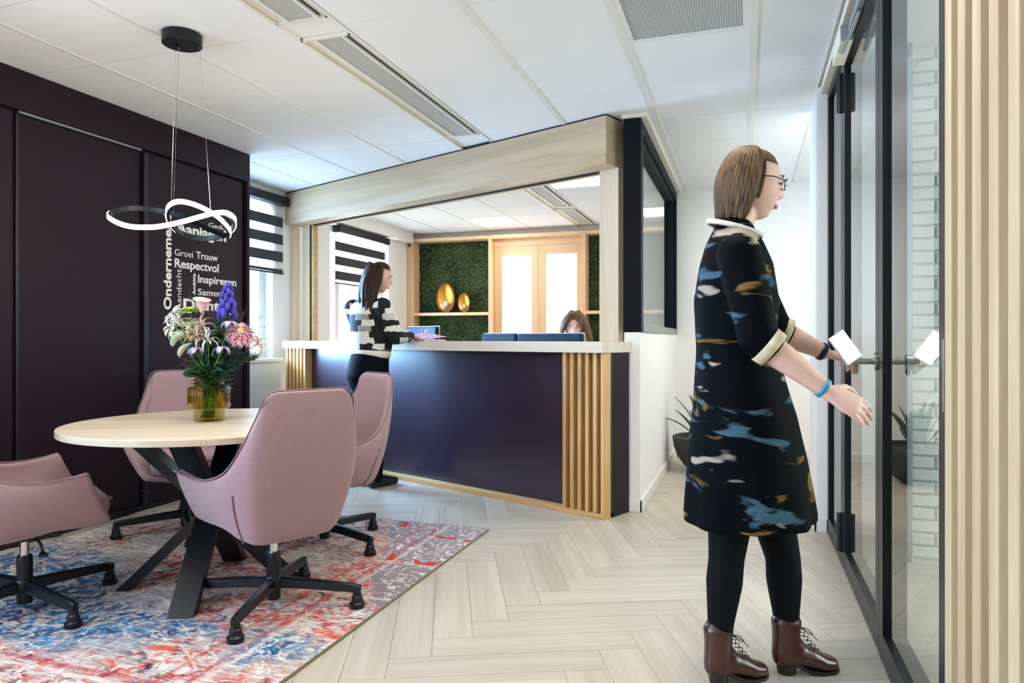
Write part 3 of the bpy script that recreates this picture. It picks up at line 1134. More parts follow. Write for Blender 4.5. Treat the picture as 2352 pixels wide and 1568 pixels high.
dc = thing('door_closer', 'grey door closer on the head of the black glass door', 'door closer', (.41, 3.48, 2.42))
MB().box(-.026, .026, -.15, .15, -.034, .030, .003).build('closer_body', 'vent_cream', dc)
MB().box(-.027, .027, -.156, -.150, -.036, .032, .002).build('end_cap', 'closer', dc)
MB().box(.002, .026, -.62, -.160, -.012, .024, .002).build('slide_rail', 'closer', dc)
a = MB().tube([(-.004, -.02, -.036), (.004, -.22, -.036), (.014, -.40, -.020)], .007, 8)
a.build('closer_arm', 'closer', dc)

# ---------------------------------------------------------------- pale oak slat wall, right edge
sw = MB().box(.468, .56, -2.65, 1.857, 0, CEIL + .01).build('wall_right', plain('slat_backing', (150, 122, 84), 0.7))
struct(sw, 'slatted wall of upright pale oak battens at the right edge')
bt = MB().box(-.004, .031, -.0265, .0265, 0.0, CEIL - .002, .002).mesh('batten', 'wall_slat')
y = 1.829
for k in range(16):
    link('batten', bt, sw, (.437, y, 0))
    y -= .1035

# ---------------------------------------------------------------- dark sliding door cabinet on the left
XC = -3.675
cb = thing('sliding_door_cabinet', 'tall aubergine cabinet with sliding doors and white Dutch words', 'cabinet', (XC, 0, 0))
Y0, Y1 = 0.95, 4.566
MB().box(-.60, -.05, Y0, Y1 - .03, .0, CEIL - .004).build('carcass', 'purple_dark', cb)
MB().box(-.05, 0.0, Y0, Y1, 2.325, CEIL - .002, .002).build('fascia', 'purple', cb)
MB().box(-.60, 0.0, Y1 - .03, Y1, 0, 2.3245, .002).build('end_panel', 'purple', cb)
doors = [(Y0, 1.80), (1.815, 2.70), (2.74, 3.545), (3.60, 4.50)]
for i, (a, b) in enumerate(doors):
    x = -.018 if i in (1, 3) else -.034
    dd = MB().box(x - .016, x, a, b, .03, 2.309, .002).build('sliding_door', 'purple', cb)
    if i >= 1:
        MB().box(x - .02, x + .004, a - .006 if i != 3 else a - .035, a + .012 if i != 3 else a - .002, .03, 2.309, .002).build('door_stile', 'purple_dark', dd)
MB().box(-.05, -.044, 4.50, Y1 - .03, .03, 2.32).build('side_recess', 'black_gap', cb)
MB().box(-.028, -.012, 2.74, 3.545, 2.311, 2.322).build('top_track', 'closer', cb)
MB().box(-.048, -.002, Y0, Y1 - .03, .002, .028).build('bottom_rail', 'black_gap', cb)

LX = XC - .018


def lettering(word, y, z, h, width, vert=False, weight=0.0):
    cu = bpy.data.curves.new('lettering', 'FONT')
    cu.body = word
    cu.size = 1.0
    cu.extrude = 0.004
    cu.offset = weight
    cu.resolution_u = 3
    tmp = link('lettering_curve', cu)
    bpy.context.view_layer.update()
    dg = bpy.context.evaluated_depsgraph_get()
    me = bpy.data.meshes.new_from_object(tmp.evaluated_get(dg))
    bpy.data.objects.remove(tmp)
    xs = [v.co.x for v in me.vertices]
    x0, x1 = min(xs), max(xs)
    caph = 0.70
    sx, sy = width / (x1 - x0), h / caph
    for v in me.vertices:
        px, py, pz = (v.co.x - x0) * sx, v.co.y * sy, v.co.z * .4
        if vert:      # reads upwards: letters' x -> +z, letters' y -> -Y (towards smaller y on this wall)
            v.co = V((pz, -py, px))
        else:
            v.co = V((pz, px, py))
    me.materials.clear()
    me.materials.append(M['white_vinyl'])
    return link('lettering', me, cb, (LX - XC + .0008, y, z))


lettering('Ondernemend', 3.790, 1.300, .062, .645, True, .027)
lettering('Aandacht', 3.880, 1.302, .044, .280, True, -.004)
lettering('Ambitie', 4.012, 1.414, .026, .150, True, .02)
lettering('Groei', 3.823, 1.672, .046, .165, False, -.006)
lettering('Trouw', 4.018, 1.672, .050, .215, False, .008)
lettering('Respectvol', 3.823, 1.592, .060, .42, False, .018)
lettering('Inspireren', 4.036, 1.504, .055, .395, False, .018)
lettering('Samen', 4.036, 1.415, .046, .235, False, .004)
lettering('Dichtbij', 3.900, 1.309, .072, .49, False, .032)
lettering('Aanjagen', 3.830, 1.829, .074, .49, False, .032)
lettering('Geduld', 4.142, 1.913, .034, .22, False, .002)


# ---------------------------------------------------------------- beech wall unit with moss and glazed doors
UY = 8.65
wu = thing('wall_unit', 'beech wall unit with green moss panels and frosted glass doors', 'shelving', (0, UY, 0))
UZ = 2.462


def ub(name, x0, x1, z0, z1, mat='beech', d0=0.0, d1=.19, parent=None, bev=.002):
    return MB().box(x0, x1, d0, d1, z0, z1, bev).build(name, mat, parent or wu)


ub('side_board', -4.395, -4.332, 0, 2.36, 'beech', .02)
ub('upright', -4.33, -4.288, 0, UZ)
ub('upright', -3.208, -3.168, 0, UZ)
ub('upright', -1.962, -1.912, 0, UZ)
ub('upright', -0.80, -0.765, 0, UZ)
ub('top_board', -4.288, -3.208, UZ - .045, UZ, 'beech_h')
ub('top_board', -3.168, -1.962, UZ - .045, UZ, 'beech_h')
ub('top_board', -1.912, -0.80, UZ - .045, UZ, 'beech_h')
ub('shelf', -4.288, -3.208, 1.418, 1.458, 'beech_h')
ub('shelf', -1.912, -0.80, 1.418, 1.458, 'beech_h')
ub('shelf', -4.288, -3.208, .02, .06, 'beech_h')
ub('shelf', -1.912, -0.80, .02, .06, 'beech_h')
ub('door_head', -3.168, -1.962, 2.32, UZ - .045, 'beech_h', .12)


def moss_panel(x0, x1, z0, z1, seed):
    nx, nz = int((x1 - x0) / .014), int((z1 - z0) / .014)
    from mathutils import noise as mn
    me = bpy.data.meshes.new('moss_panel')
    vsx, fs = [], []
    for j in range(nz + 1):
        for i in range(nx + 1):
            x, z = x0 + (x1 - x0) * i / nx, z0 + (z1 - z0) * j / nz
            p = V((x * 16, seed, z * 16))
            d_ = mn.turbulence(p, 4, False) * .045 + mn.noise(p * .3) * .02
            vsx.append((x, min(.186, .190 - abs(d_) * .7), z))
    for j in range(nz):
        for i in range(nx):
            a = j * (nx + 1) + i
            fs.append((a, a + 1, a + nx + 2, a + nx + 1))
    me.from_pydata(vsx, [], fs)
    me.materials.append(M['moss'])
    for p in me.polygons:
        p.use_smooth = True
    o = link('moss_panel', me, wu)
    o['label'] = 'dark green preserved moss panel'


moss_panel(-4.288, -3.208, 1.458, UZ - .045, 1.0)
moss_panel(-4.288, -3.208, .06, 1.418, 5.0)
moss_panel(-1.912, -.80, 1.458, UZ - .045, 9.0)
moss_panel(-1.912, -.80, .06, 1.418, 14.0)
for (a, b) in ((-3.164, -2.566), (-2.562, -1.966)):
    dd = link('glazed_door', None, wu)
    ub('door_stile', a, a + .105, .01, 2.318, 'beech', .12, .165, dd)
    ub('door_stile', b - .085, b, .01, 2.318, 'beech', .12, .165, dd)
    ub('door_rail', a + .105, b - .085, 2.20, 2.318, 'beech_h', .12, .165, dd)
    ub('door_rail', a + .105, b - .085, .01, .22, 'beech_h', .12, .165, dd)
    ub('frosted_pane', a + .105, b - .085, .22, 2.20, 'frosted', .138, .15, dd)


# ---------------------------------------------------------------- golden egg lanterns on the shelf
def lantern(px, r, h, label):
    c = at_y(px, 716, UY - .0)
    cx, cy, z0 = c.x, UY + .072, 1.458
    t = thing('candle_lantern', label, 'lantern', (cx, cy, z0), group='golden egg lanterns')
    face = V((.42, -.90, .12)).normalized()
    sidev = V((0, 0, 1)).cross(face).normalized()
    upv = face.cross(sidev)

    def shell(name, k, mat, flip):
        me = bpy.data.meshes.new(name)
        n, m_ = 48, 40
        vs_, fs = [], []
        for j in range(m_ + 1):
            ph = pi * j / m_
            zz = -cos(ph)
            rr = sin(ph) * (1.0 - .10 * zz)
            for i in range(n):
                a = 2 * pi * i / n
                vs_.append((r * k * rr * cos(a), .56 * r * k * rr * sin(a), max(.0, h / 2 * (1 + zz * k))))

        def inside(f):
            p = sum((V(vs_[q]) for q in f), V()) / 4 - V((0, 0, h * .56))
            if p.dot(face) < 0:
                return False
            return (p.dot(sidev) / (r * .78)) ** 2 + (p.dot(upv) / (h * .37)) ** 2 < 1
        for j in range(m_):
            for i in range(n):
                f = (j * n + i, j * n + (i + 1) % n, (j + 1) * n + (i + 1) % n, (j + 1) * n + i)
                if not inside(f):
                    fs.append(f if not flip else f[::-1])
        me.from_pydata(vs_, [], fs)
        me.materials.append(M[mat])
        for p in me.polygons:
            p.use_smooth = True
        return link(name, me, t)
    shell('outer_shell', 1.0, 'rose_gold', False)
    shell('inner_shell', .955, 'gold', True)
    q = face * (r * .10)
    MB().lathe([(r * .24, h * .14), (r * .24, h * .36), (r * .20, h * .37)], 20, (q.x, q.y, 0)).build('candle', 'wax', t, smooth=False)


lantern(1019, .138, .41, 'larger golden egg shaped candle lantern on the beech shelf')
lantern(1061, .090, .268, 'smaller golden egg shaped candle lantern on the beech shelf')


# ---------------------------------------------------------------- monitors behind the counter
def monitor(u0, u1, vtop, t_, label, tilt=0.0, h=.36):
    n = (E2.x, E2.y)
    p = (CO.x + E2.x * t_, CO.y + E2.y * t_)
    a, b = at_plane(u0, vtop, p, n), at_plane(u1, vtop, p, n)
    w = (b - a).length
    c = (a + b) / 2
    zt = c.z
    t = thing('monitor', label, 'monitor', (c.x, c.y, .745), CROT + tilt, group='monitors on the reception desk')
    H = zt - .745
    sh = MB().box(-w / 2, w / 2, 0, .035, H - h, H, .012)
    sh.build('back_shell', 'monitor', t)
    e = MB()
    e.box(-w / 2 - .006, w / 2 + .006, .036, .046, H - h - .006, H + .006, .004)
    e.build('bezel', 'monitor_edge', t)
    MB().box(-w / 2 + .01, w / 2 - .01, .0462, .048, H - h + .01, H - .01).build('screen', emit('monitor_screen', (200, 216, 232), 0.7), t)
    MB().box(-.02, .02, -.014, .0, .01, H - h + .14, .004).box(-.11, .11, -.08, .10, 0, .012, .004).build('stand', 'black', t)


monitor(1188, 1335, 766, .60, 'dark back of a wide monitor hiding the chin of the seated receptionist')
monitor(1106, 1183, 766, .62, 'dark blue back of a narrow monitor left of the receptionist, beside the wide monitor', 0.0)
monitor(926, 1006, 750, .60, 'back of a monitor behind the magenta folder', -.12, .40)


# ---------------------------------------------------------------- rug, table
RZ = 0.009
rg = MB().box(-1.08, 1.08, -1.72, 1.62, 0.0005, RZ, .003).build('rug', 'rug', None, (-2.49, 2.185, 0))
tag(rg, 'vintage style rug in red, blue and cream under the round table', 'rug')
bd = MB()
bd.tube([(-1.08, -1.72, .005), (1.08, -1.72, .005), (1.08, 1.62, .005), (-1.08, 1.62, .005)], .0052, 6, True)
bd.build('binding', 'rug_bind', rg)

TC = V((-2.258, 2.553, RZ))
TZ = .735
tb = thing('round_table', 'round pale oak table with a black crossed steel base', 'table', TC)
R_ = .590
MB().lathe([(R_ - .002, TZ - RZ - .027), (R_, TZ - RZ - .025), (R_, TZ - RZ - .0035)], 96).build('table_edge', 'table_edge', tb, smooth=False)
MB().lathe([(R_, TZ - RZ - .0034), (R_ - .0015, TZ - RZ)], 96).build('table_top', 'table_top', tb, rotz=radians(25))
MB().lathe([(.30, TZ - RZ - .035), (.30, TZ - RZ - .0275)], 32).build('mounting_plate', 'black', tb)
for k in range(4):
    a = radians(-66 + 90 * k)
    dv = V((cos(a), sin(a), 0))
    tv = V((-sin(a), cos(a), 0))
    foot, top = dv * .36, dv * -.36 + V((0, 0, TZ - RZ - .0355))
    m_ = MB()
    ex = V((.030, 0, 0))
    rings = []
    for p in (foot, top):
        rings.append(m_.ring([p - tv * .050 - dv * .030, p + tv * .050 - dv * .030, p + tv * .050 + dv * .030, p - tv * .050 + dv * .030]))
    m_.skin(rings)
    m_.build('leg', 'black', tb)


# ---------------------------------------------------------------- lounge chairs
RIM = [(0, -.330, .902), (.10, -.328, .902), (.150, -.323, .898), (.180, -.310, .872), (.202, -.283, .795), (.240, -.232, .68), (.268, -.160, .597),
       (.292, -.06, .562), (.308, .03, .556), (.322, .11, .563), (.334, .165, .573)]
MID = [(0, -.300, .585), (.11, -.298, .585), (.175, -.288, .58), (.212, -.268, .57), (.234, -.240, .555), (.252, -.195, .52), (.266, -.135, .485),
       (.278, -.05, .462), (.284, .05, .452), (.286, .14, .452), (.280, .216, .456)]
BOT = [(0, -.225, .300), (.09, -.223, .300), (.138, -.214, .302), (.164, -.196, .304), (.176, -.170, .308), (.183, -.138, .312), (.188, -.09, .318),
       (.192, -.02, .333), (.198, .07, .340), (.207, .18, .338), (.218, .268, .346)]


def mirror(cur):
    return [V((-p[0], p[1], p[2])) for p in cur[:0:-1]] + [V(p) for p in cur]


def chair_meshes():
    per = 3
    rim, mid, bot = (spline(mirror(c), per) for c in (RIM, MID, BOT))
    n = len(rim)
    rows_ = []
    cen = V((0, .20, .318))
    for f in (.12, .55, .85):
        rows_.append([cen.lerp(b, f) + V((0, 0, -.012 * (1 - f))) for b in bot])
    for k in range(9):
        v = k / 8
        row = []
        for i in range(n):
            a = (1 - v) * (1 - 2 * v)
            b = 4 * v * (1 - v)
            c = v * (2 * v - 1)
            p = bot[i] * a + mid[i] * b + rim[i] * c
            row.append(p)
        rows_.append(row)
    for _ in range(4):      # relax the inner rows, keeping the rim and the arm fronts
        new = [list(r) for r in rows_]
        for j in range(1, len(rows_) - 1):
            for i in range(1, n - 1):
                avg = (rows_[j - 1][i] + rows_[j + 1][i] + rows_[j][i - 1] + rows_[j][i + 1]) / 4
                new[j][i] = rows_[j][i].lerp(avg, .5 if 3 < j < 9 else (.12 if j == 3 else .25))
        rows_ = new
    mb_ = MB()
    rr = [mb_.ring(r) for r in rows_]
    for a, b in zip(rr, rr[1:]):
        for i in range(n - 1):
            mb_.bm.faces.new((a[i], a[i + 1], b[i + 1], b[i]))
    bmesh.ops.recalc_face_normals(mb_.bm, faces=mb_.bm.faces)
    # make sure normals look outwards (away from the sitter)
    f = min(mb_.bm.faces, key=lambda q: (q.calc_center_median() - V((0, -.3, .6))).length)
    if f.normal.y > 0:
        for q in mb_.bm.faces:
            q.normal_flip()
    me = bpy.data.meshes.new('shell')
    mb_.bm.to_mesh(me)
    mb_.bm.free()
    me.materials.append(M['pink_wool'])
    for p in me.polygons:
        p.use_smooth = True
    tmp = link('shell_tmp', me)
    baked(tmp, [('SOLIDIFY', dict(thickness=.034, offset=-1.0)), ('SUBSURF', dict(levels=1, render_levels=1))])
    shell = tmp.data
    for p in shell.polygons:
        p.use_smooth = True
    bpy.data.objects.remove(tmp)
    out = {'shell': shell}
    off = [(V((p.x, p.y, 0)) - V((0, -.05, 0))).normalized() * .001 for p in rim]
    out['piping'] = MB().tube([p + o + V((0, 0, .001)) for p, o in zip(rim, off)], .0036, 6).mesh('piping', 'pink_piping', True)
    for sgn in (1, -1):
        idx = (n - 1) // 2 + sgn * (per * 5)
        col = [r[idx] for r in rows_[3:8]]
        out['seam%d' % sgn] = MB().tube(spline([p + V((sgn * .001, -.002, 0)) for p in col], 4), .0028, 6).mesh('seam', 'pink_piping', True)
    cu = MB().box(-.185, .185, -.165, .275, .365, .455, .040)
    out['seat'] = cu.mesh('seat', 'pink_wool', True)
    sp = MB()
    sp.tube(spline([(-.178, .06, .444), (-.170, .262, .436), (-.09, .274, .434), (.09, .274, .434), (.170, .262, .436), (.178, .06, .444)], 6), .004, 6)
    out['seat_piping'] = sp.mesh('seat_piping', 'pink_piping', True)
    out['gas_piston'] = MB().cyl((0, 0, 0), .0165, .222, .300, 18).mesh('gas_piston', 'chrome', False)
    out['column'] = MB().lathe([(.026, .030), (.028, .036), (.0285, .205), (.026, .222)], 24).mesh('column', 'black', False)
    out['hub'] = MB().lathe([(.030, .078), (.036, .086), (.036, .118), (.031, .126)], 24).mesh('hub', 'black', False)
    out['seat_plate'] = MB().box(-.10, .10, -.09, .11, .296, .316, .004).lathe([(.026, .286), (.030, .296)], 18).mesh('seat_plate', 'black', False)
    lv = MB().tube([(.06, .02, .300), (.16, .03, .300), (.185, .035, .270)], .005, 8)
    lv.loft([(.170, .036, .262), (.200, .036, .258), (.225, .036, .262)], [(.010, .005), (.018, .007), (.010, .005)], (0, 1, 0), 10)
    out['height_lever'] = lv.mesh('height_lever', 'black', True)
    lg = MB()
    rings = []
    for x, hw, zt, zb in ((.025, .021, .122, .080), (.12, .019, .116, .078), (.335, .0145, .098, .066), (.362, .0125, .092, .066)):
        rings.append(lg.ring([(x, -hw, zb), (x, hw, zb), (x, hw * .85, zt - .006), (x, hw * .45, zt), (x, -hw * .45, zt), (x, -hw * .85, zt - .006)]))
    lg.skin(rings)
    out['leg'] = lg.mesh('leg', 'black', False)
    out['foot_glide'] = MB().lathe([(.029, .0), (.031, .004), (.031, .020), (.024, .026), (.022, .045), (.0175, .050), (.016, .068)], 18, (.347, 0, 0)).mesh('foot_glide', 'black', False)
    return out


CM = chair_meshes()


def make_chair(x, y, face_deg, base_deg, label):
    """face_deg: heading the sitter looks to; base_deg: heading of one leg of the base"""
    t = thing('lounge_chair', label, 'chair', (x, y, RZ), radians(face_deg - 90), group='pink lounge chairs around the table')
    for k in ('shell', 'piping', 'seam1', 'seam-1', 'seat', 'seat_piping', 'seat_plate', 'height_lever', 'gas_piston', 'column', 'hub'):
        link('seam' if k.startswith('seam') else k, CM[k], t)
    for k in range(4):
        rz = radians(base_deg + 90 * k - (face_deg - 90))
        l_ = link('leg', CM['leg'], t, (0, 0, 0), rz)
        link('foot_glide', CM['foot_glide'], l_)
    return t


make_chair(-1.840, 2.432, 152, 15, 'dusty pink lounge chair seen from behind, nearest the oak floor')
make_chair(-2.764, 2.076, 60, -11, 'dusty pink lounge chair cut off by the left edge, its armrest towards the table')
make_chair(-2.140, 3.256, 238, -17, 'dusty pink lounge chair turned sideways in front of the counter')
make_chair(-3.035, 3.225, 316, 47, 'dusty pink lounge chair facing the viewer behind the table, against the dark cabinet')

# ---------------------------------------------------------------- pendant lamp: a looped light ribbon on three wires
pl_pts = [(250, 497, 3.33), (290, 518, 3.22), (350, 522, 3.16), (410, 512, 3.14), (460, 498, 3.15), (495, 489, 3.18), (522, 490, 3.24), (539, 506, 3.33),
          (533, 526, 3.42), (505, 543, 3.50), (465, 547, 3.52), (420, 537, 3.50), (393, 516, 3.43), (384, 492, 3.33), (390, 473, 3.24), (412, 463, 3.17),
          (445, 469, 3.12), (480, 485, 3.11), (508, 507, 3.15), (526, 530, 3.24), (521, 541, 3.33), (490, 530, 3.42), (450, 511, 3.48), (410, 494, 3.52),
          (360, 483, 3.54), (310, 478, 3.50), (268, 483, 3.42)]
path = spline([at_d(*p) for p in pl_pts], 6, True)
pn = thing('pendant_lamp', 'black pendant lamp with a looped glowing ribbon hanging over the table', 'lamp', (-2.53, 2.665, CEIL))
pc = V((-2.53, 2.665, CEIL))


def ribbon(off0, off1, hh):
    m_ = MB()
    N = len(path)
    rings = []
    for i in range(N):
        t_ = (path[(i + 1) % N] - path[i - 1])
        o = V((t_.y, -t_.x, 0)).normalized()
        p = path[i] - pc
        up = V((0, 0, 1))
        rings.append(m_.ring([p + o * off0 - up * hh, p + o * off1 - up * hh, p + o * off1 + up * hh, p + o * off0 + up * hh]))
    rings.append(rings[0])
    return m_.skin(rings, True, False, False)


ribbon(-.008, .004, .0125).build('ribbon_body', 'black', pn)
ribbon(.0041, .0075, .0105).build('light_strip', 'lamp_led', pn)
MB().lathe([(.086, -.052), (.0885, -.050), (.0885, -.001)], 48).build('canopy', 'black', pn)
for (ua, va, ub_, vb, dd_) in ((404, 108, 393, 470, 3.24), (411, 108, 398, 492, 3.50), (458, 100, 484, 487, 3.12)):
    top = at_d(ua, va, 3.31)
    wr = MB().tube([(top.x - pc.x, top.y - pc.y, -.050), tuple(at_d(ub_, vb, dd_) - pc)], .0011, 6)
    w_ = wr.build('suspension_wire', 'chrome', pn)
    MB().lathe([(.006, -.066), (.006, -.052)], 12, (top.x - pc.x, top.y - pc.y, 0)).build('wire_grip', 'black', w_)

# ---------------------------------------------------------------- magenta folder with papers on the counter
fo = thing('document_folder', 'magenta patterned folder with papers on the counter under the hand', 'folder', cpt(1.79, .15, 1.0855), CROT - .12)
MB().box(-.165, .165, -.11, .11, 0, .004, .001).build('folder_back', 'folder', fo)
MB().box(-.155, .155, -.10, .10, .0045, .0125).build('papers', 'paper', fo)
c = MB()
ra = c.ring([(-.165, -.11, .014), (.165, -.11, .014), (.165, -.11, .0165), (-.165, -.11, .0165)])
rb = c.ring([(-.165, .11, .070), (.165, .11, .034), (.165, .11, .0365), (-.165, .11, .0725)])
c.skin([ra, rb])
c.build('folder_cover', 'folder', fo)
rn = MB().tube([(-.10 + .018 * cos(a), .10 + .004 * sin(a), .074 + .016 * sin(a)) for a in [2 * pi * k / 16 for k in range(16)]], .002, 6, True)
rn.build('ring_clip', 'chrome', fo)

# ---------------------------------------------------------------- plant in the corridor
pp = thing('potted_plant', 'dark round bowl with a spiky green plant at the corridor end', 'plant', (-.335, 6.10, 0))
MB().lathe([(.10, .0), (.16, .04), (.22, .12), (.252, .21), (.262, .285), (.250, .292), (.244, .27), (.236, .25)], 40).build('pot', 'pot', pp, smooth=True)
MB().lathe([(.235, .238), (.20, .252), (.02, .262)], 24).build('soil', 'soil', pp, smooth=True)


def leaf_mat(name, a, b, rough=.4):
    m = NT(name)
    n = m.noise(m.coords((18, 18, 50)), 1.0, 3)
    m.base(m.ramp(n, [(.35, lin(a)), (.65, lin(b))]))
    m.b.inputs['Roughness'].default_value = rough
    return m.m


M['agave'] = leaf_mat('agave_leaf', (40, 78, 62), (94, 132, 104))


def blade(base, tip, w, bend, n=7, thick=.0025, curl=.25, roll=0.0):
    """a pointed leaf as a thin closed solid"""
    base, tip = V(base), V(tip)
    ax = tip - base
    L = ax.length
    t_ = ax.normalized()
    side = t_.cross(V((0, 0, 1)))
    side = side.normalized() if side.length > .05 else V((1, 0, 0))
    nor = side.cross(t_)
    if roll:
        side, nor = side * cos(roll) + nor * sin(roll), nor * cos(roll) - side * sin(roll)
    m_ = MB()
    rings = []
    for k in range(n + 1):
        s_ = k / n
        ww = w * (sin(pi * min(1, s_ * .82 + .12)) ** .8) * (1 if s_ < .98 else .15)
        p = base + ax * s_ + nor * (bend * sin(pi * s_) * L)
        rings.append(m_.ring([p - side * ww + nor * (curl * ww), p - nor * thick, p + side * ww + nor * (curl * ww), p + nor * thick]))
    m_.skin(rings)
    return m_


r2 = random.Random(3)
for k in range(20):
    a = 2 * pi * k / 20 + r2.uniform(-.2, .2)
    el = radians(r2.choice([30, 48, 62, 76, 84]))
    L = r2.uniform(.26, .42)
    b = V((.05 * cos(a), .05 * sin(a), .255))
    e = b + V((cos(a) * cos(el), sin(a) * cos(el), sin(el))) * L
    blade(b, e, r2.uniform(.018, .030), r2.uniform(.02, .14)).build('leaf', 'agave', pp, smooth=True)


# ---------------------------------------------------------------- vase with flowers
VB = V((0, 0, 1.1)) + ray(481, 966) * ((TZ - 1.1) / ray(481, 966).z)
VD = VB.length
m = NT('amber_glass')
tr = m.n('BsdfTransparent')
v_ = m.coords((1, 1, 1))
sx = m.n('SeparateXYZ')
m.l(v_, sx.inputs[0])
at2 = m.math('ARCTAN2', sx.outputs[1], sx.outputs[0])
rib = m.math('SINE', m.math('MULTIPLY', at2, 40.0))
tint = m.ramp(rib, [(0.25, (0.64, 0.52, 0.10, 1)), (0.75, (0.95, 0.87, 0.38, 1))])
m.l(tint, tr.inputs[0])
gl = m.n('BsdfGlossy')
gl.inputs['Roughness'].default_value = 0.08
lw = m.n('LayerWeight')
lw.inputs['Blend'].default_value = 0.22
mx = m.n('MixShader')
m.l(m.math('MULTIPLY', lw.outputs['Fresnel'], 0.4), mx.inputs[0])
m.l(tr.outputs[0], mx.inputs[1])
m.l(gl.outputs[0], mx.inputs[2])
m.l(mx.outputs[0], m.out.inputs[0])
M['amber'] = m.m
vz = MB()
prof = [(.056, .0), (.062, .004), (.063, .050), (.070, .056), (.086, .058), (.0885, .064), (.0885, .146), (.085, .152), (.064, .156), (.060, .162), (.060, .212), (.0625, .220)]
vz.lathe(prof, 160, cap1=False, ribs=40, amp=.014)
vo = vz.build('vase', 'amber', None, VB, smooth=True)
tag(vo, 'ribbed amber glass vase holding the bouquet on the round table', 'vase')
wt = MB().lathe([(.052, .008), (.058, .012), (.058, .052), (.083, .064), (.083, .112)], 48)
wm = glass_mat('vase_water', (.90, .92, .80), 1.2)
wt.build('water', wm, vo, smooth=True)

M['stem'] = leaf_mat('green_stem', (44, 96, 48), (96, 150, 70), .5)
M['leaf_dark'] = leaf_mat('dark_green_leaf', (14, 66, 46), (40, 110, 66), .35)
M['leaf_olive'] = leaf_mat('olive_leaf', (40, 66, 38), (92, 120, 62), .5)
M['pine'] = leaf_mat('blue_green_needles', (26, 52, 44), (66, 96, 78), .6)


def petal_mat(name, a, b):
    m = NT(name)
    n = m.noise(m.coords((30, 30, 30)), 1.0, 3)
    m.base(m.ramp(n, [(.35, lin(a)), (.65, lin(b))]))
    m.b.inputs['Roughness'].default_value = .6
    m.b.inputs['Subsurface Weight'].default_value = 0.0
    return m.m


M['p_pink'] = petal_mat('pink_petal', (224, 136, 158), (246, 206, 212))
M['p_white'] = petal_mat('white_petal', (232, 226, 216), (252, 250, 244))
M['p_cream'] = petal_mat('cream_green_petal', (206, 216, 160), (240, 238, 214))
M['p_lime'] = petal_mat('lime_petal', (150, 186, 60), (206, 222, 120))
M['p_blue'] = petal_mat('violet_blue_petal', (48, 34, 140), (92, 78, 200))
M['p_lilac'] = petal_mat('lilac_petal', (150, 130, 196), (212, 200, 228))
M['p_calla'] = petal_mat('calla_petal', (236, 170, 166), (250, 226, 218))
M['p_peach'] = petal_mat('peach_petal', (226, 142, 110), (244, 196, 172))
M['p_mint'] = petal_mat('mint_bract', (190, 210, 176), (226, 232, 208))
M['yellow'] = petal_mat('yellow_centre', (206, 160, 80), (238, 206, 120))
M['wisp'] = plain('brown_wisp', (104, 60, 56), .8)
NECK = V((VB.x, VB.y, VB.z + .205))


def fpt(u, v, dd=0.0):
    return at_d(u, v, (VD_depth + dd))


VD_depth = -sin(_YAW) * VB.x + cos(_YAW) * VB.y
fr = random.Random(11)


def flower(name, label, u, v, dd, cat='flower', sr=.0028, head_len=0.0, mat='stem'):
    """top-level stem with its foot in the vase; returns the root and the local head position and stem direction"""
    head = fpt(u, v, dd)
    foot = VB + V((fr.uniform(-.028, .028), fr.uniform(-.028, .028), .014))
    neck = NECK + V((max(-.03, min(.03, (head.x - NECK.x) * .28)), max(-.03, min(.03, (head.y - NECK.y) * .28)), 0))
    root = thing(name, label, cat, foot)
    mid = neck.lerp(head, .5) + V((0, 0, .012))
    pts = spline([foot - foot, neck - foot, mid - foot, head - foot], 5)
    MB().tube(pts, sr, 7).build('stem', mat, root, smooth=True)
    return root, head - foot, (head - mid).normalized()


def petals(mb_, c, normal, n, L, w, lift, jitter=.1, bend=.15, thick=.001, start=.0, curl=.25, a0=0.0):
    normal = V(normal).normalized()
    s_ = normal.orthogonal().normalized()
    b_ = normal.cross(s_)
    for k in range(n):
        a = a0 + 2 * pi * k / n + fr.uniform(-jitter, jitter)
        dv = (s_ * cos(a) + b_ * sin(a)) * cos(lift) + normal * sin(lift)
        Lk = L * fr.uniform(1 - jitter, 1 + jitter)
        q = blade(V(c) + dv * start, V(c) + dv * (start + Lk), w, bend, 4, thick, curl)
        tmp = bpy.data.meshes.new('t')
        q.bm.to_mesh(tmp)
        q.bm.free()
        mb_.bm.from_mesh(tmp)
        bpy.data.meshes.remove(tmp)
    return mb_


toC = V((.62, -.78, .1)).normalized()
# pink chrysanthemum
r_, hp, dv = flower('chrysanthemum', 'large pink chrysanthemum with a yellow heart at the right of the bouquet', 553, 768, -.03)
nm = (toC * .8 + V((0, 0, .7))).normalized()
pm = MB()
for L, w, lf, n in ((.066, .0082, -.55, 30), (.068, .0084, -.25, 32), (.066, .0082, .02, 32), (.060, .0078, .28, 30), (.051, .0070, .55, 28), (.040, .006, .85, 24), (.027, .005, 1.15, 16)):
    petals(pm, hp, nm, n, L, w, lf, .10, .18)
tag(pm.build('petals', 'p_pink', r_, smooth=True), kind='stuff')
MB().lathe([(.004, -.004), (.017, .004), (.014, .016), (.004, .021)], 16).xform(Matrix.Translation(hp + nm * .012) @ nm.to_track_quat('Z', 'Y').to_matrix().to_4x4()).build('flower_heart', 'yellow', r_, smooth=True)
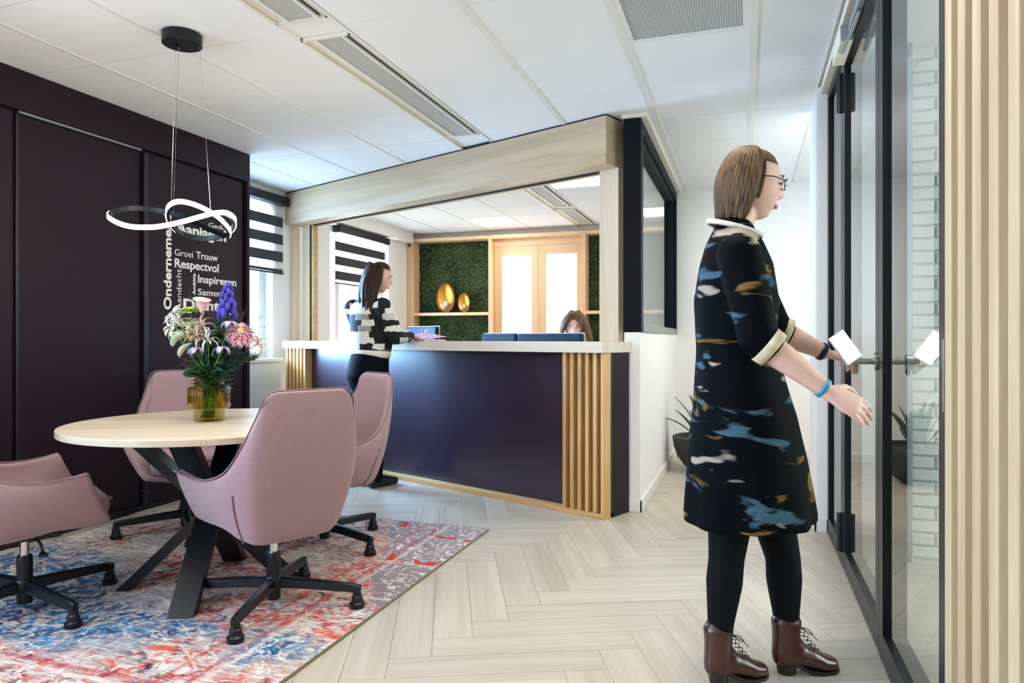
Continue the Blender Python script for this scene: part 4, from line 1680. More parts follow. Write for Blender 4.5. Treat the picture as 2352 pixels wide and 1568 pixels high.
# monkshood
r_, hp, dv = flower('monkshood', 'violet blue monkshood spike rising above the bouquet', 522, 655, .02)
bl = MB()
for k in range(26):
    s_ = k / 25
    c = hp + V((0, 0, -.135 * s_))
    a = k * 2.4
    rr = .012 + .022 * s_
    c2 = c + V((cos(a), sin(a), 0)) * rr
    q = .011 + .007 * s_
    bl.loft([c2 - V((0, 0, q)), c2, c2 + V((0, 0, q * .8))], [(q * .7, q * .6), (q, q * .8), (q * .6, q * .6)], (cos(a), sin(a), 0), 8)
tag(bl.build('hooded_blooms', 'p_blue', r_, smooth=True), kind='stuff')
# calla
r_, hp, dv = flower('calla_lily', 'pale pink calla lily standing in the middle of the bouquet', 464, 718, -.02, sr=.0045)
cl = MB()
rings = []
for z, ra, ope in ((0, .006, 0), (.018, .012, 0), (.036, .019, .0), (.052, .028, .35), (.060, .038, .8)):
    rings.append(cl.ring([hp + V((ra * cos(a), ra * sin(a), z + ope * .016 * cos(a - 2.6))) for a in [2 * pi * i / 20 for i in range(20)]]))
cl.skin(rings, True, True, False)
o = cl.build('spathe', 'p_calla', r_, smooth=True)
baked(o, [('SOLIDIFY', dict(thickness=.0015))])
MB().loft([hp + V((0, 0, .01)), hp + V((.002, 0, .05))], [.004, .003], (1, 0, 0), 8).build('spadix', 'yellow', r_, smooth=True)
# lime flower
r_, hp, dv = flower('lime_chrysanthemum', 'flat lime green flower at the upper left of the bouquet', 437, 716, .0)
pm = MB()
for L, lf, n in ((.048, .05, 22), (.044, .3, 18), (.032, .6, 14)):
    petals(pm, hp, (.1, -.2, 1), n, L, .0075, lf, .12, .1)
tag(pm.build('petals', 'p_lime', r_, smooth=True), kind='stuff')
# white double flower on the far left
r_, hp, dv = flower('white_chrysanthemum', 'white shaggy flower at the top left of the bouquet', 402, 726, .0)
pm = MB()
for L, lf, n in ((.052, -.4, 18), (.054, -.1, 18), (.052, .2, 18), (.044, .55, 16), (.032, .9, 12)):
    petals(pm, hp, (-.5, -.5, .6), n, L, .0095, lf, .15, .2)
tag(pm.build('petals', 'p_white', r_, smooth=True), kind='stuff')
r_, hp, dv = flower('white_lily', 'white pointed flower low on the left side of the bouquet', 399, 752, .0)
pm = MB()
for L, lf, n in ((.062, -.1, 10), (.058, .3, 9), (.045, .8, 7)):
    petals(pm, hp, (-.6, -.5, .3), n, L, .0125, lf, .15, .2)
pm.build('petals', 'p_white', r_, smooth=True)
r_, hp, dv = flower('cream_hydrangea', 'cream green hydrangea head at the left of the bouquet', 428, 762, .0)
pm = MB()
for k in range(64):
    z = fr.uniform(-.5, 1)
    a = fr.uniform(0, 2 * pi)
    q = sqrt(1 - z * z)
    nv = V((q * cos(a), q * sin(a), z))
    petals(pm, hp + nv * .056, nv, 4, .021, .0105, .25, .2, .1)
tag(pm.build('petals', 'p_cream', r_, smooth=True), kind='stuff')
for (u, v, lb, mt, L, w) in ((412, 780, 'pale mint anthurium bract, upper of the two at the left of the bouquet', 'p_mint', .085, .034),
                             (428, 804, 'pale mint anthurium bract hanging below the other at the left', 'p_mint', .080, .032)):
    r_, hp, dv = flower('anthurium', lb, u, v, -.05)
    blade(hp - V((-.03, .0, -.03)), hp + V((-.028, -.01, -.032)), w, .06, 9, .0012, .35).build('bract', mt, r_, smooth=True)
    MB().tube([hp + V((.01, -.012, .012)), hp + V((-.012, -.022, .004))], .003, 8).build('spadix', 'yellow', r_, smooth=True)
# nerines
for i, (u, v, lb, mt, dd) in enumerate(((478, 782, 'white nerine with curled thin petals in front of the bouquet', 'p_white', -.06),
                                        (466, 750, 'pale pink nerine star in the middle of the bouquet', 'p_calla', -.04),
                                        (592, 790, 'peach nerine petals reaching out at the right edge of the bouquet', 'p_peach', .0),
                                        (452, 774, 'peach nerine between the hydrangea and the white nerine', 'p_peach', -.05))):
    r_, hp, dv = flower('nerine', lb, u, v, dd)
    pm = MB()
    nv = toC if i != 2 else V((.8, -.2, .2))
    petals(pm, hp, nv, 8, .056, .0058, .25, .22, .35)
    petals(pm, hp, nv, 5, .042, .0048, .75, .22, .25)
    pm.build('petals', mt, r_, smooth=True)
# clematis
for (u, v, lb) in ((450, 808, 'lilac clematis bell low at the front left of the bouquet'), (510, 806, 'lilac clematis bell low at the front right of the bouquet'),
                   (527, 748, 'lilac clematis bell tucked beside the pink chrysanthemum')):
    r_, hp, dv = flower('clematis', lb, u, v, -.07)
    pm = MB()
    petals(pm, hp + V((0, 0, .02)), (.1, -.1, -1), 5, .050, .015, .75, .12, .2)
    pm.build('petals', 'p_lilac', r_, smooth=True)
# greenery
for (u, v, lb, mt, L, w, dx) in ((420, 857, 'large dark green leaf lying over the left rim of the vase', 'leaf_dark', .13, .034, -1),
                                 (512, 850, 'dark green leaf curling over the right rim of the vase', 'leaf_dark', .06, .020, 1)):
    root = thing('foliage_leaf', lb, 'leaf', NECK)
    e = fpt(u, v, -.06) - NECK
    st = V((dx * .030, -.02, .008))
    blade(st, e, w, .10, 10, .0012, .22, .95 * dx).build('leaf_blade', mt, root, smooth=True)
    MB().tube([(0, 0, -.14), (dx * .022, -.014, -.02), tuple(st), tuple(st.lerp(e, .5) + V((0, 0, .012)))], .0022, 6).build('stem', 'stem', root, smooth=True)
for i, (u, v, lb, mt) in enumerate(((505, 770, 'leafy green sprig in the middle of the bouquet', 'leaf_olive'), (530, 800, 'leafy green sprig right of the vase axis', 'leaf_dark'),
                                    (485, 815, 'leafy green sprig low in the middle of the bouquet', 'leaf_dark'), (520, 735, 'leafy green sprig under the monkshood', 'leaf_olive'),
                                    (455, 820, 'leafy green sprig behind the left clematis', 'leaf_olive'), (545, 745, 'leafy green sprig behind the pink chrysanthemum', 'leaf_dark'), (495, 750, 'leafy green sprig between the calla lily and the monkshood', 'leaf_dark'),
                                    (515, 825, 'leafy green sprig just above the vase rim on the right', 'leaf_olive'), (470, 795, 'leafy green sprig just behind the white nerine', 'leaf_dark'))):
    r_, hp, dv = flower('green_sprig', lb, u, v, .01, 'foliage')
    for k in range(22):
        s_ = k / 21
        c = hp * (1 - .62 * s_) + V((0, 0, .0))
        a = k * 2.4 + i
        e = c + V((cos(a), sin(a), .35)).normalized() * (.062 + .025 * s_)
        blade(c, e, .0175, .1, 5, .0008, .2).build('leaf', mt, r_, smooth=True)
for i, (u, v, lb) in enumerate(((562, 818, 'needly blue green sprig at the right of the bouquet, just below the chrysanthemum'), (588, 820, 'needly blue green sprig reaching furthest right over the window sill'),
                                (540, 836, 'needly blue green sprig hanging low right of the vase neck'))):
    r_, hp, dv = flower('needle_sprig', lb, u, v, .0, 'foliage')
    nd = MB()
    for k in range(190):
        s_ = fr.random()
        c = hp.lerp(NECK - r_.location, .55 * s_)
        a = fr.uniform(0, 2 * pi)
        dvv = (hp.normalized() * .5 + V((cos(a), sin(a), fr.uniform(-.6, .8)))).normalized()
        nd.loft([c, c + dvv * .016, c + dvv * .036], [.0013, .0013, .0005], (0, 0, 1), 4, (False, False))
    tag(nd.build('needles', 'pine', r_), kind='stuff')
for i, (u, v, lb) in enumerate(((603, 722, 'fine dark grass wisp with tiny seeds against the window'), (566, 705, 'fine reddish grass wisp at the right of the monkshood'),
                                (436, 672, 'fine reddish grass wisp at the upper left of the bouquet'), (480, 668, 'fine reddish grass wisp beside the calla lily'),
                                (420, 822, 'fine reddish grass wisp low on the left of the bouquet'))):
    r_, hp, dv = flower('grass_wisp', lb, u, v, .02, 'grass', .0008, mat='wisp')
    w_ = MB()
    for k in range(16):
        b0 = hp * (1 - .05 - .16 * fr.random())
        dvv = V((fr.uniform(-1, 1), fr.uniform(-1, 1), fr.uniform(-.5, 1.0))).normalized()
        e = b0 + dvv * fr.uniform(.02, .05)
        w_.tube([b0, e], .0005, 4)
        w_.loft([e - V((0, 0, .0012)), e + V((0, 0, .0012))], [.0015, .0015], (1, 0, 0), 5)
    tag(w_.build('seeds', 'wisp', r_), kind='stuff')


# ---------------------------------------------------------------- a tree outside the window behind the counter
M['bark'] = plain('bark', (120, 132, 140), .9, noise=.2, nscale=30)
M['crown'] = leaf_mat('pale_crown', (120, 150, 150), (190, 206, 200), .8)
tr0 = thing('garden_tree', 'pale tree outside the window behind the counter', 'tree', (-12.6, 17.6, -.6))
MB().tube([(0, 0, 0), (.05, .02, 1.2), (0, 0, 2.2), (.1, .05, 3.2)], [.16, .12, .09, .04], 10).build('trunk', 'bark', tr0, smooth=True)
cw = MB()
for k in range(420):
    a, z = fr.uniform(0, 2 * pi), fr.uniform(-1, 1)
    q = sqrt(1 - z * z) * fr.uniform(.3, 1)
    c = V((1.2 * q * cos(a), 1.2 * q * sin(a), 2.5 + .9 * z))
    e = c + V((fr.uniform(-1, 1), fr.uniform(-1, 1), fr.uniform(-1, 1))).normalized() * .16
    cw.loft([c, c.lerp(e, .5), e], [.01, .055, .008], (0, 0, 1), 5, (False, False))
tag(cw.build('crown', 'crown', tr0), kind='stuff')


# ---------------------------------------------------------------- people
def frame_from(fwd, up=(0, 0, 1)):
    """columns: right, forward, up"""
    f = V(fwd).normalized()
    u = V(up)
    r = f.cross(u).normalized()
    u = r.cross(f).normalized()
    return Matrix(((r.x, f.x, u.x), (r.y, f.y, u.y), (r.z, f.z, u.z)))


def head_pts(n=56, m_=48):
    """closed head surface, +y forward, centre of the skull at the origin"""
    P = []
    for j in range(m_ + 1):
        ph = pi * j / m_
        for i in range(n):
            a = 2 * pi * i / n
            x, y, z = sin(ph) * cos(a), sin(ph) * sin(a), -cos(ph)
            lo = max(0.0, -z)
            X = x * .074 * (1 - .34 * lo ** 1.6)
            Y = y * (.094 if y > 0 else .100)
            Z = z * (.112 if z > 0 else .116)
            if y < 0 and z < -.15:
                Y *= 1 - .50 * min(1, (-z - .15) / .6)
            if y > 0:
                Y *= 1 - .06 * (1 - abs(x)) * max(0, 1 - lo)
                if z < -.3:
                    Y += .010 * min(1, (-z - .3) / .5) * (1 - abs(x))
            if y > .1:
                g = lambda q, s: exp(-(q / s) ** 2)
                # nose
                if Z < .035:
                    k = min(1.0, max(0.0, (.035 - Z) / .058))
                    if Z < -.026:
                        k *= exp(-((Z + .026) / .007) ** 2)
                    Y += .024 * k * g(X, .0085 + .0045 * k)
                # sockets, brow, cheeks
                Y -= .009 * g(abs(X) - .031, .014) * g(Z - .013, .011)
                Y += .004 * g(abs(X) - .028, .022) * g(Z - .034, .008)
                Y += .004 * g(abs(X) - .042, .016) * g(Z + .018, .016)
                # lips and chin
                Y += .0065 * g(X, .020) * g(Z + .052, .0055) + .0065 * g(X, .018) * g(Z + .064, .006)
                Y -= .004 * g(X, .020) * g(Z + .077, .006)
                Y += .007 * g(X, .020) * g(Z + .097, .013)
            P.append(V((X, Y, Z)))
    return P, n, m_


def add_head(mb_, c, F):
    P, n, m_ = head_pts()
    vs_ = [mb_.bm.verts.new(V(c) + F @ p) for p in P]
    for j in range(m_):
        for i in range(n):
            a, b = j * n + i, j * n + (i + 1) % n
            cc, d_ = (j + 1) * n + (i + 1) % n, (j + 1) * n + i
            try:
                mb_.bm.faces.new((vs_[a], vs_[b], vs_[cc], vs_[d_]))
            except ValueError:
                pass
    for s_ in (-1, 1):
        e = [V((s_ * .072, -.006, -.028)), V((s_ * .076, -.008, -.005)), V((s_ * .077, -.012, .018))]
        mb_.loft([V(c) + F @ p for p in e], [(.006, .010), (.008, .017), (.006, .014)], F @ V((1, 0, 0)), 10)


def add_hand(mb_, wrist, direction, palm_n, curl, thumb_side, k=1.0, spread=.06):
    """palm + four jointed fingers + thumb; palm_n points out of the palm"""
    d = V(direction).normalized()
    pn = V(palm_n)
    pn = (pn - d * pn.dot(d)).normalized()
    s_ = d.cross(pn) * thumb_side
    w = V(wrist)
    mb_.loft([w - d * .02, w + d * .02 * k, w + d * .055 * k, w + d * .088 * k], [(.024 * k, .018 * k), (.030 * k, .016 * k), (.040 * k, .0145 * k), (.039 * k, .012 * k)], s_, 14)
    for i, (L, off) in enumerate(((.070, .031), (.080, .011), (.074, -.010), (.057, -.030))):
        b = w + d * (.082 - abs(off) * .12) * k + s_ * off * k
        dd = (d + s_ * (off * spread / .03)).normalized()
        pts, rad = [b - dd * .015], [.0095 * k]
        p = b
        pts.append(p)
        rad.append(.0092 * k)
        ang = 0
        for j, seg in enumerate((.46, .30, .24)):
            ang += curl * (.55, .9, .6)[j]
            q = dd * cos(ang) + pn * sin(ang)
            p = p + q * (L * seg * k)
            pts.append(p)
            rad.append((.0085, .0078, .0062)[j] * k)
        mb_.tube(pts, rad, 10)
    tb0 = w + d * .022 * k + s_ * .026 * k
    t1 = tb0 + (d * .55 + s_ * .75 + pn * .30).normalized() * .036 * k
    t2 = t1 + (d * .80 + s_ * .38 + pn * (.35 + .3 * curl)).normalized() * .030 * k
    t3 = t2 + (d * .90 + s_ * .10 + pn * (.30 + .5 * curl)).normalized() * .024 * k
    mb_.tube([tb0 - d * .012, tb0, t1, t2, t3], [.012 * k, .0125 * k, .0105 * k, .0095 * k, .007 * k], 10)


def remeshed(mb_, name, material, parent, voxel, smooth=4):
    o = mb_.build(name, material, parent, smooth=True)
    baked(o, [('REMESH', dict(mode='VOXEL', voxel_size=voxel)), ('SMOOTH', dict(factor=.5, iterations=smooth))])
    for p in o.data.polygons:
        p.use_smooth = True
    return o


def face_parts(c, F, person, lid, look_down=.2, brow='hair_dark'):
    c = V(c)
    T = Matrix.Translation(c) @ F.to_4x4()
    for s_ in (-1, 1):
        e = MB()
        e.loft([(s_ * .031 - .010, .0725, .0125), (s_ * .031, .0765, .0135), (s_ * .031 + .010, .0725, .0125)], [(.002, .002), (.006 * (1 - lid * .7), .006), (.002, .002)], (0, 0, 1), 10)
        e.xform(T).build('eye', 'eye' if lid > .4 else 'eye_white', person, smooth=True)
        if lid <= .4:
            i_ = MB().loft([(s_ * .031, .0775, .012), (s_ * .031, .0815, .0115)], [.0045, .0045], (1, 0, 0), 10)
            i_.xform(T).build('iris', 'eye', person, smooth=True)
        b = MB().tube([(s_ * .017, .089, .0335), (s_ * .031, .0865, .0375), (s_ * .045, .0775, .0335)], [.0018, .0026, .0014], 8)
        b.xform(T).build('eyebrow', brow, person, smooth=True)
    l_ = MB().loft([(-.019, .0815, -.0580), (-.010, .0895, -.0575), (0, .0920, -.0580), (.010, .0895, -.0575), (.019, .0815, -.0580)],
                   [(.001, .001), (.0058, .003), (.0070, .003), (.0058, .003), (.001, .001)], (0, 0, 1), 10)
    l_.xform(T).build('mouth', 'lips', person, smooth=True)


def hair_cap(c, F, keep, k=1.07, nudge=(0, 0, 0)):
    """scalp shell following the skull where keep(x, y, z) of the unit direction holds, closed into a solid"""
    P, n, m_ = head_pts()
    me = MB()
    idx = {}

    def vert(j, i):
        key = (j, i % n)
        if key not in idx:
            p = P[j * n + i % n]
            idx[key] = me.bm.verts.new(V(c) + F @ (V((p.x * (k + .04), p.y * k if p.y < .05 else .05 + (p.y - .05) * .9, p.z * k)) + V(nudge)))
        return idx[key]
    for j in range(m_):
        ph = pi * (j + .5) / m_
        for i in range(n):
            a = 2 * pi * (i + .5) / n
            if keep(sin(ph) * cos(a), sin(ph) * sin(a), -cos(ph)):
                try:
                    me.bm.faces.new((vert(j, i), vert(j, i + 1), vert(j + 1, i + 1), vert(j + 1, i)))
                except ValueError:
                    pass
    return me


def locks(mb_, strands, r=.011, n=7):
    for pts in strands:
        q = spline(pts, 4)
        L = len(q)
        mb_.tube(q, [r * (.55 + .75 * sin(pi * min(1, .12 + i / L * .80))) * (1 if i < L - 1 else .25) for i in range(L)], n)
    return mb_


# ======== the woman standing at the counter
hr = random.Random(5)
pc1 = at_plane(848, 800, tuple((CO + E2 * -.29)[:2]), (E2.x, E2.y))
B = V((pc1.x, pc1.y, 0))
fw, rt = E2.copy(), V((E2.y, -E2.x, 0))


def wp(r_, f_, z):
    return B + rt * r_ + fw * f_ + V((0, 0, z))


hc = at_plane(871, 637, tuple((CO + E2 * -.235)[:2]), (E2.x, E2.y))
HF = frame_from((cos(radians(20)), sin(radians(20)), -.30))
b1 = MB()
add_head(b1, hc, HF)
nk = wp(0, -.01, 1.395)
b1.loft([nk, nk.lerp(hc, .45), hc + HF @ V((0, -.02, -.05))], [(.062, .058), (.052, .054), (.050, .055)], rt, 16)
b1.loft([wp(0, .0, .90), wp(0, .01, 1.05), wp(0, .0, 1.22), wp(0, -.01, 1.34), wp(0, -.015, 1.40)], [(.145, .105), (.135, .105), (.155, .11), (.165, .090), (.08, .06)], rt, 20)
RS, LS = wp(.175, -.01, 1.335), wp(-.175, -.01, 1.335)
rw = at_plane(944, 777, tuple((CO + E2 * .035)[:2]), (E2.x, E2.y))
rw.z = 1.125
RE = wp(.245, .045, 1.12)
LE, lw_ = wp(-.20, .10, 1.13), cpt(2.55, .05, 1.130)
for s_, e, w in ((RS, RE, rw), (LS, LE, lw_)):
    b1.loft([s_, s_.lerp(e, .5), e], [.048, .044, .038], fw, 14)
    b1.loft([e, e.lerp(w, .4), w], [.038, .037, .026], V((0, 0, 1)), 14)
rd = (at_plane(975, 780, tuple((CO + E2 * .12)[:2]), (E2.x, E2.y)) - rw)
rd.z = -.02
add_hand(b1, rw + V((0, 0, -.004)), rd, (0, 0, -1), .22, 1)
add_hand(b1, lw_ + V((0, 0, -.006)), cpt(2.42, .18, 1.11) - lw_, (0, 0, -1), .22, -1)
for s_ in (-1, 1):
    b1.loft([wp(s_ * .085, .0, .90), wp(s_ * .085, .0, .50), wp(s_ * .085, -.01, .10)], [.075, .055, .040], rt, 14)
    b1.loft([wp(s_ * .085, -.02, .06), wp(s_ * .09, .06, .04), wp(s_ * .095, .14, .03)], [(.030, .03), (.036, .024), (.030, .018)], rt, 12)
w1 = remeshed(b1, 'person', 'skin', None, .0045)
tag(w1, 'person in a black and white patterned sweater and dark trousers leaning on the counter', 'person')
face_parts(hc, HF, w1, .5)
sw_ = MB()
sw_.loft([wp(0, .015, 1.005), wp(0, .020, 1.06), wp(0, .025, 1.15), wp(0, .015, 1.26), wp(0, -.005, 1.345), wp(0, -.015, 1.395), wp(0, -.012, 1.415)],
         [(.172, .132), (.180, .142), (.182, .148), (.188, .142), (.180, .112), (.105, .080), (.075, .065)], rt, 28)
for s_, e, w in ((RS, RE, rw), (LS, LE, lw_)):
    sw_.loft([s_ - (e - s_) * .12 + V((0, 0, -.01)), s_.lerp(e, .3), s_.lerp(e, .7), e], [.070, .074, .068, .060], fw, 18)
    sw_.loft([e, e.lerp(w, .35), e.lerp(w, .75), e.lerp(w, .97)], [.060, .056, .048, .036], V((0, 0, 1)), 18)
sweater = remeshed(sw_, 'sweater', 'knit', w1, .008, 6)
rb_ = MB().loft([wp(0, .012, .962), wp(0, .014, .985), wp(0, .016, 1.012)], [(.166, .128), (.172, .133), (.173, .134)], rt, 40, (False, False))
rb_.build('sweater_rib', 'knit_rib', w1, smooth=True)
jn = MB()
jn.loft([wp(0, .012, 1.0), wp(0, -.005, .90), wp(0, -.020, .82), wp(0, -.01, .74)], [(.160, .124), (.172, .138), (.180, .150), (.165, .12)], rt, 28)
for s_ in (-1, 1):
    jn.loft([wp(s_ * .088, -.005, .82), wp(s_ * .092, .005, .66), wp(s_ * .092, .01, .50), wp(s_ * .092, -.01, .30), wp(s_ * .092, -.015, .11), wp(s_ * .092, -.015, .065)],
            [(.092, .11), (.085, .095), (.066, .074), (.062, .068), (.052, .056), (.054, .058)], rt, 20)
remeshed(jn, 'jeans', 'jeans', w1, .009, 6)
for s_ in (-1, 1):
    sh = MB().loft([wp(s_ * .092, -.055, .045), wp(s_ * .094, .0, .055), wp(s_ * .098, .09, .040), wp(s_ * .100, .165, .030)],
                   [(.036, .042), (.040, .050), (.044, .036), (.034, .026)], rt, 18, power=2.6)
    for v in sh.bm.verts:
        v.co.z = max(v.co.z, .001)
    sh.build('shoe', 'shoe_black', w1, smooth=True)
hm = hair_cap(hc, HF, lambda x, y, z: (y < .18 or z > .60) and z > -.55, 1.08)
for k in range(58):
    a = radians(14 - 208 * k / 57)      # around the back from the right temple to the left temple
    r0 = V((.078 * cos(a), .098 * sin(a) * (1 if sin(a) < 0 else .5), .045 + .05 * hr.random()))
    p0 = hc + HF @ r0
    out = (rt * (HF @ V((cos(a), 0, 0))).dot(rt) + fw * (HF @ V((0, sin(a), 0))).dot(fw))
    back = wp(-.01, -.115, 0)
    z_end = 1.30 + hr.uniform(-.03, .05)
    pe = V((hc.x, hc.y, 0)) + (HF @ V((.085 * cos(a), .105 * sin(a), 0))) * 1.0
    tgt = V((pe.x, pe.y, 0)).lerp(V((back.x, back.y, 0)) + rt * (.13 * cos(a)), .62) + V((hr.uniform(-.01, .01), hr.uniform(-.01, .01), z_end))
    m1 = hc + HF @ V((.094 * cos(a), .112 * sin(a), -.03))
    m2 = m1.lerp(tgt, .5) - fw * .012
    locks(hm, [[p0, m1, m2, tgt]], .014)
hm.build('hair', 'hair_dark', w1, smooth=True)

# ======== the seated receptionist behind the monitors
rc = at_plane(1320, 748, tuple((CO + E2 * 1.06)[:2]), (E2.x, E2.y))
toward = V((-rc.x, -rc.y, 0)).normalized()
RF = frame_from(toward + V((-.10, .0, -.42)))
rr_ = V((toward.y, -toward.x, 0))


def rp_(r_, f_, z):
    return V((rc.x, rc.y, 0)) + rr_ * r_ + toward * (f_ - .06) + V((0, 0, z))


b2 = MB()
add_head(b2, rc, RF)
b2.loft([rp_(0, 0, 1.02), rc + RF @ V((0, -.03, -.07)), rc + RF @ V((0, -.02, -.03))], [(.055, .052), (.048, .050), (.048, .05)], rr_, 14)
b2.loft([rp_(0, 0, .50), rp_(0, .0, .70), rp_(0, .0, .90), rp_(0, 0, 1.00)], [(.17, .12), (.14, .11), (.18, .11), (.10, .07)], rr_, 20)
for s_ in (-1, 1):
    b2.loft([rp_(s_ * .17, 0, .94), rp_(s_ * .22, .06, .76)], [.045, .038], toward, 12)
    b2.loft([rp_(s_ * .22, .06, .76), rp_(s_ * .15, .26, .79)], [.036, .026], (0, 0, 1), 12)
    add_hand(b2, rp_(s_ * .15, .27, .79), toward - rr_ * s_ * .2, (0, 0, -1), .3, -s_)
    b2.loft([rp_(s_ * .09, .0, .52), rp_(s_ * .10, .38, .52)], [.08, .06], rr_, 14)
    b2.loft([rp_(s_ * .10, .40, .50), rp_(s_ * .10, .38, .08)], [.055, .038], rr_, 14)
    b2.loft([rp_(s_ * .10, .36, .05), rp_(s_ * .10, .52, .03)], [(.034, .03), (.030, .02)], rr_, 12)
w2 = remeshed(b2, 'person', 'skin_pale', None, .0045)
tag(w2, 'person with long wavy brown hair seated behind the monitors, looking down', 'person')
face_parts(rc, RF, w2, .75, brow='hair_dark')
tp = MB()
tp.loft([rp_(0, 0, .48), rp_(0, .0, .70), rp_(0, .0, .88), rp_(0, 0, .985)], [(.185, .135), (.16, .128), (.195, .128), (.10, .08)], rr_, 24)
for s_ in (-1, 1):
    tp.loft([rp_(s_ * .165, 0, .95), rp_(s_ * .22, .06, .76)], [.062, .052], toward, 14)
    tp.loft([rp_(s_ * .22, .06, .76), rp_(s_ * .155, .24, .79)], [.050, .038], (0, 0, 1), 14)
remeshed(tp, 'blouse', 'shoe_black', w2, .009, 5)
tr_ = MB()
for s_ in (-1, 1):
    tr_.loft([rp_(s_ * .09, -.06, .53), rp_(s_ * .10, .38, .53)], [.098, .075], rr_, 16)
    tr_.loft([rp_(s_ * .10, .40, .51), rp_(s_ * .10, .38, .10)], [.070, .052], rr_, 16)
remeshed(tr_, 'trousers', 'jeans', w2, .010, 5)
for s_ in (-1, 1):
    sh = MB().loft([rp_(s_ * .10, .33, .045), rp_(s_ * .10, .44, .045), rp_(s_ * .10, .56, .03)], [(.038, .042), (.042, .042), (.032, .024)], rr_, 16)
    for v in sh.bm.verts:
        v.co.z = max(v.co.z, .001)
    sh.build('shoe', 'shoe_black', w2, smooth=True)
hm = hair_cap(rc, RF, lambda x, y, z: (y < .16 or z > .66) and z > -.5, 1.10)
for s_ in (-1, 1):
    for k in range(26):
        q = k / 25
        a = radians(78 - 168 * q)
        r0 = V((s_ * (.010 + .030 * hr.random()), .070 * sin(a) + .012, .108 - .004 * hr.random()))
        m0 = V((s_ * (.088 * (.75 + .25 * cos(a))), .082 * sin(a), .035))
        wv = hr.uniform(-.010, .010)
        m1 = V((s_ * (.100 + .010 * hr.random()), .060 * sin(a), -.055))
        m2 = V((s_ * (.118 + wv), .045 * sin(a) + .02, -.13))
        pe = V((s_ * (.100 + wv), .060 * sin(a) + .03, -.20 + hr.uniform(-.03, .02)))
        locks(hm, [[rc + RF @ r0, rc + RF @ m0, rc + RF @ m1, rc + RF @ m2, rc + RF @ pe]], .013)
hm.build('hair', 'hair_wavy', w2, smooth=True)
oc = thing('office_chair', 'black office chair under the seated receptionist, hidden by the counter', 'chair', rp_(0, -.02, 0), atan2(toward.y, toward.x) - pi / 2)
MB().box(-.24, .24, -.24, .24, .38, .44, .03).build('seat', 'black', oc, smooth=False)
MB().box(-.21, .21, -.30, -.25, .50, .86, .02).box(-.03, .03, -.30, -.26, .40, .52).build('backrest', 'black', oc)
MB().cyl((0, 0, 0), .028, .06, .38).build('column', 'black', oc)
for k in range(5):
    MB().box(.02, .30, -.018, .018, .03, .07, .006).build('leg', 'black', oc, rotz=radians(72 * k))


# ======== the woman walking to the glass door
Y3 = 2.42
hc3 = at_y(1727, 424, Y3 + .02)
H3 = frame_from((.97, .20, -.20))
RA = V((0, -1, 0))          # her right, towards the viewer


def q3(u, v, y):
    return at_y(u, v, y)


b3 = MB()
add_head(b3, hc3, H3)
nk3 = q3(1684, 528, Y3)
b3.loft([nk3, nk3.lerp(hc3, .40), hc3 + H3 @ V((0, -.025, -.055))], [(.058, .056), (.050, .052), (.048, .052)], RA, 16)
b3.loft([q3(1704, 960, Y3), q3(1690, 800, Y3), q3(1692, 660, Y3), q3(1690, 570, Y3), q3(1686, 530, Y3)], [(.16, .12), (.13, .10), (.155, .11), (.165, .085), (.075, .055)], RA, 20)
S_r, E_r, W_r = q3(1700, 592, Y3 - .165), q3(1742, 778, Y3 - .215), q3(1893, 893, Y3 - .20)
S_l, E_l, W_l = q3(1697, 590, Y3 + .165), V((.095, Y3 + .245, 1.135)), V((.262, Y3 + .285, 1.052))
for s_, e, w in ((S_r, E_r, W_r), (S_l, E_l, W_l)):
    b3.loft([s_, s_.lerp(e, .5), e], [.046, .043, .038], RA, 16)
    b3.loft([e, e.lerp(w, .35), e.lerp(w, .8), w], [(.040, .040), (.042, .040), (.030, .027), (.027, .021)], V((0, 0, 1)), 16)
add_hand(b3, W_r + (W_r - E_r).normalized() * .012, (W_r - E_r).normalized() + V((.12, 0, .12)), (0, .75, -.65), .42, 1)
knob = V((.362, 2.768, 1.022))
hd_dir = (knob + V((-.035, -.004, .012)) - W_l)
add_hand(b3, W_l + hd_dir.normalized() * .012, hd_dir, (.25, .45, -.86), .62, -1)
K_r, A_r = q3(1668, 1285, Y3 - .065), q3(1652, 1470, Y3 - .065)
K_l, A_l = q3(1798, 1280, Y3 + .075), q3(1808, 1455, Y3 + .075)
for hp_, kn, an in ((q3(1690, 1000, Y3 - .075), K_r, A_r), (q3(1735, 1000, Y3 + .075), K_l, A_l)):
    b3.loft([hp_, hp_.lerp(kn, .5), kn, kn.lerp(an, .3), kn.lerp(an, .7), an], [.082, .068, .052, .053, .040, .034], RA, 18)
w3 = remeshed(b3, 'person', 'skin_pale', None, .0045)
tag(w3, 'person in a dark printed dress and brown ankle boots walking to the glass door', 'person')
face_parts(hc3, H3, w3, .2, brow='hair_fair')
tg = MB()
for hp_, kn, an in ((q3(1690, 1050, Y3 - .075), K_r, A_r), (q3(1740, 1050, Y3 + .075), K_l, A_l)):
    tg.loft([hp_, hp_.lerp(kn, .5), kn, kn.lerp(an, .28), kn.lerp(an, .7), an, an + (an - kn) * .06], [.088, .072, .056, .0575, .044, .036, .028], RA, 22)
remeshed(tg, 'tights', 'tights', w3, .008, 5)

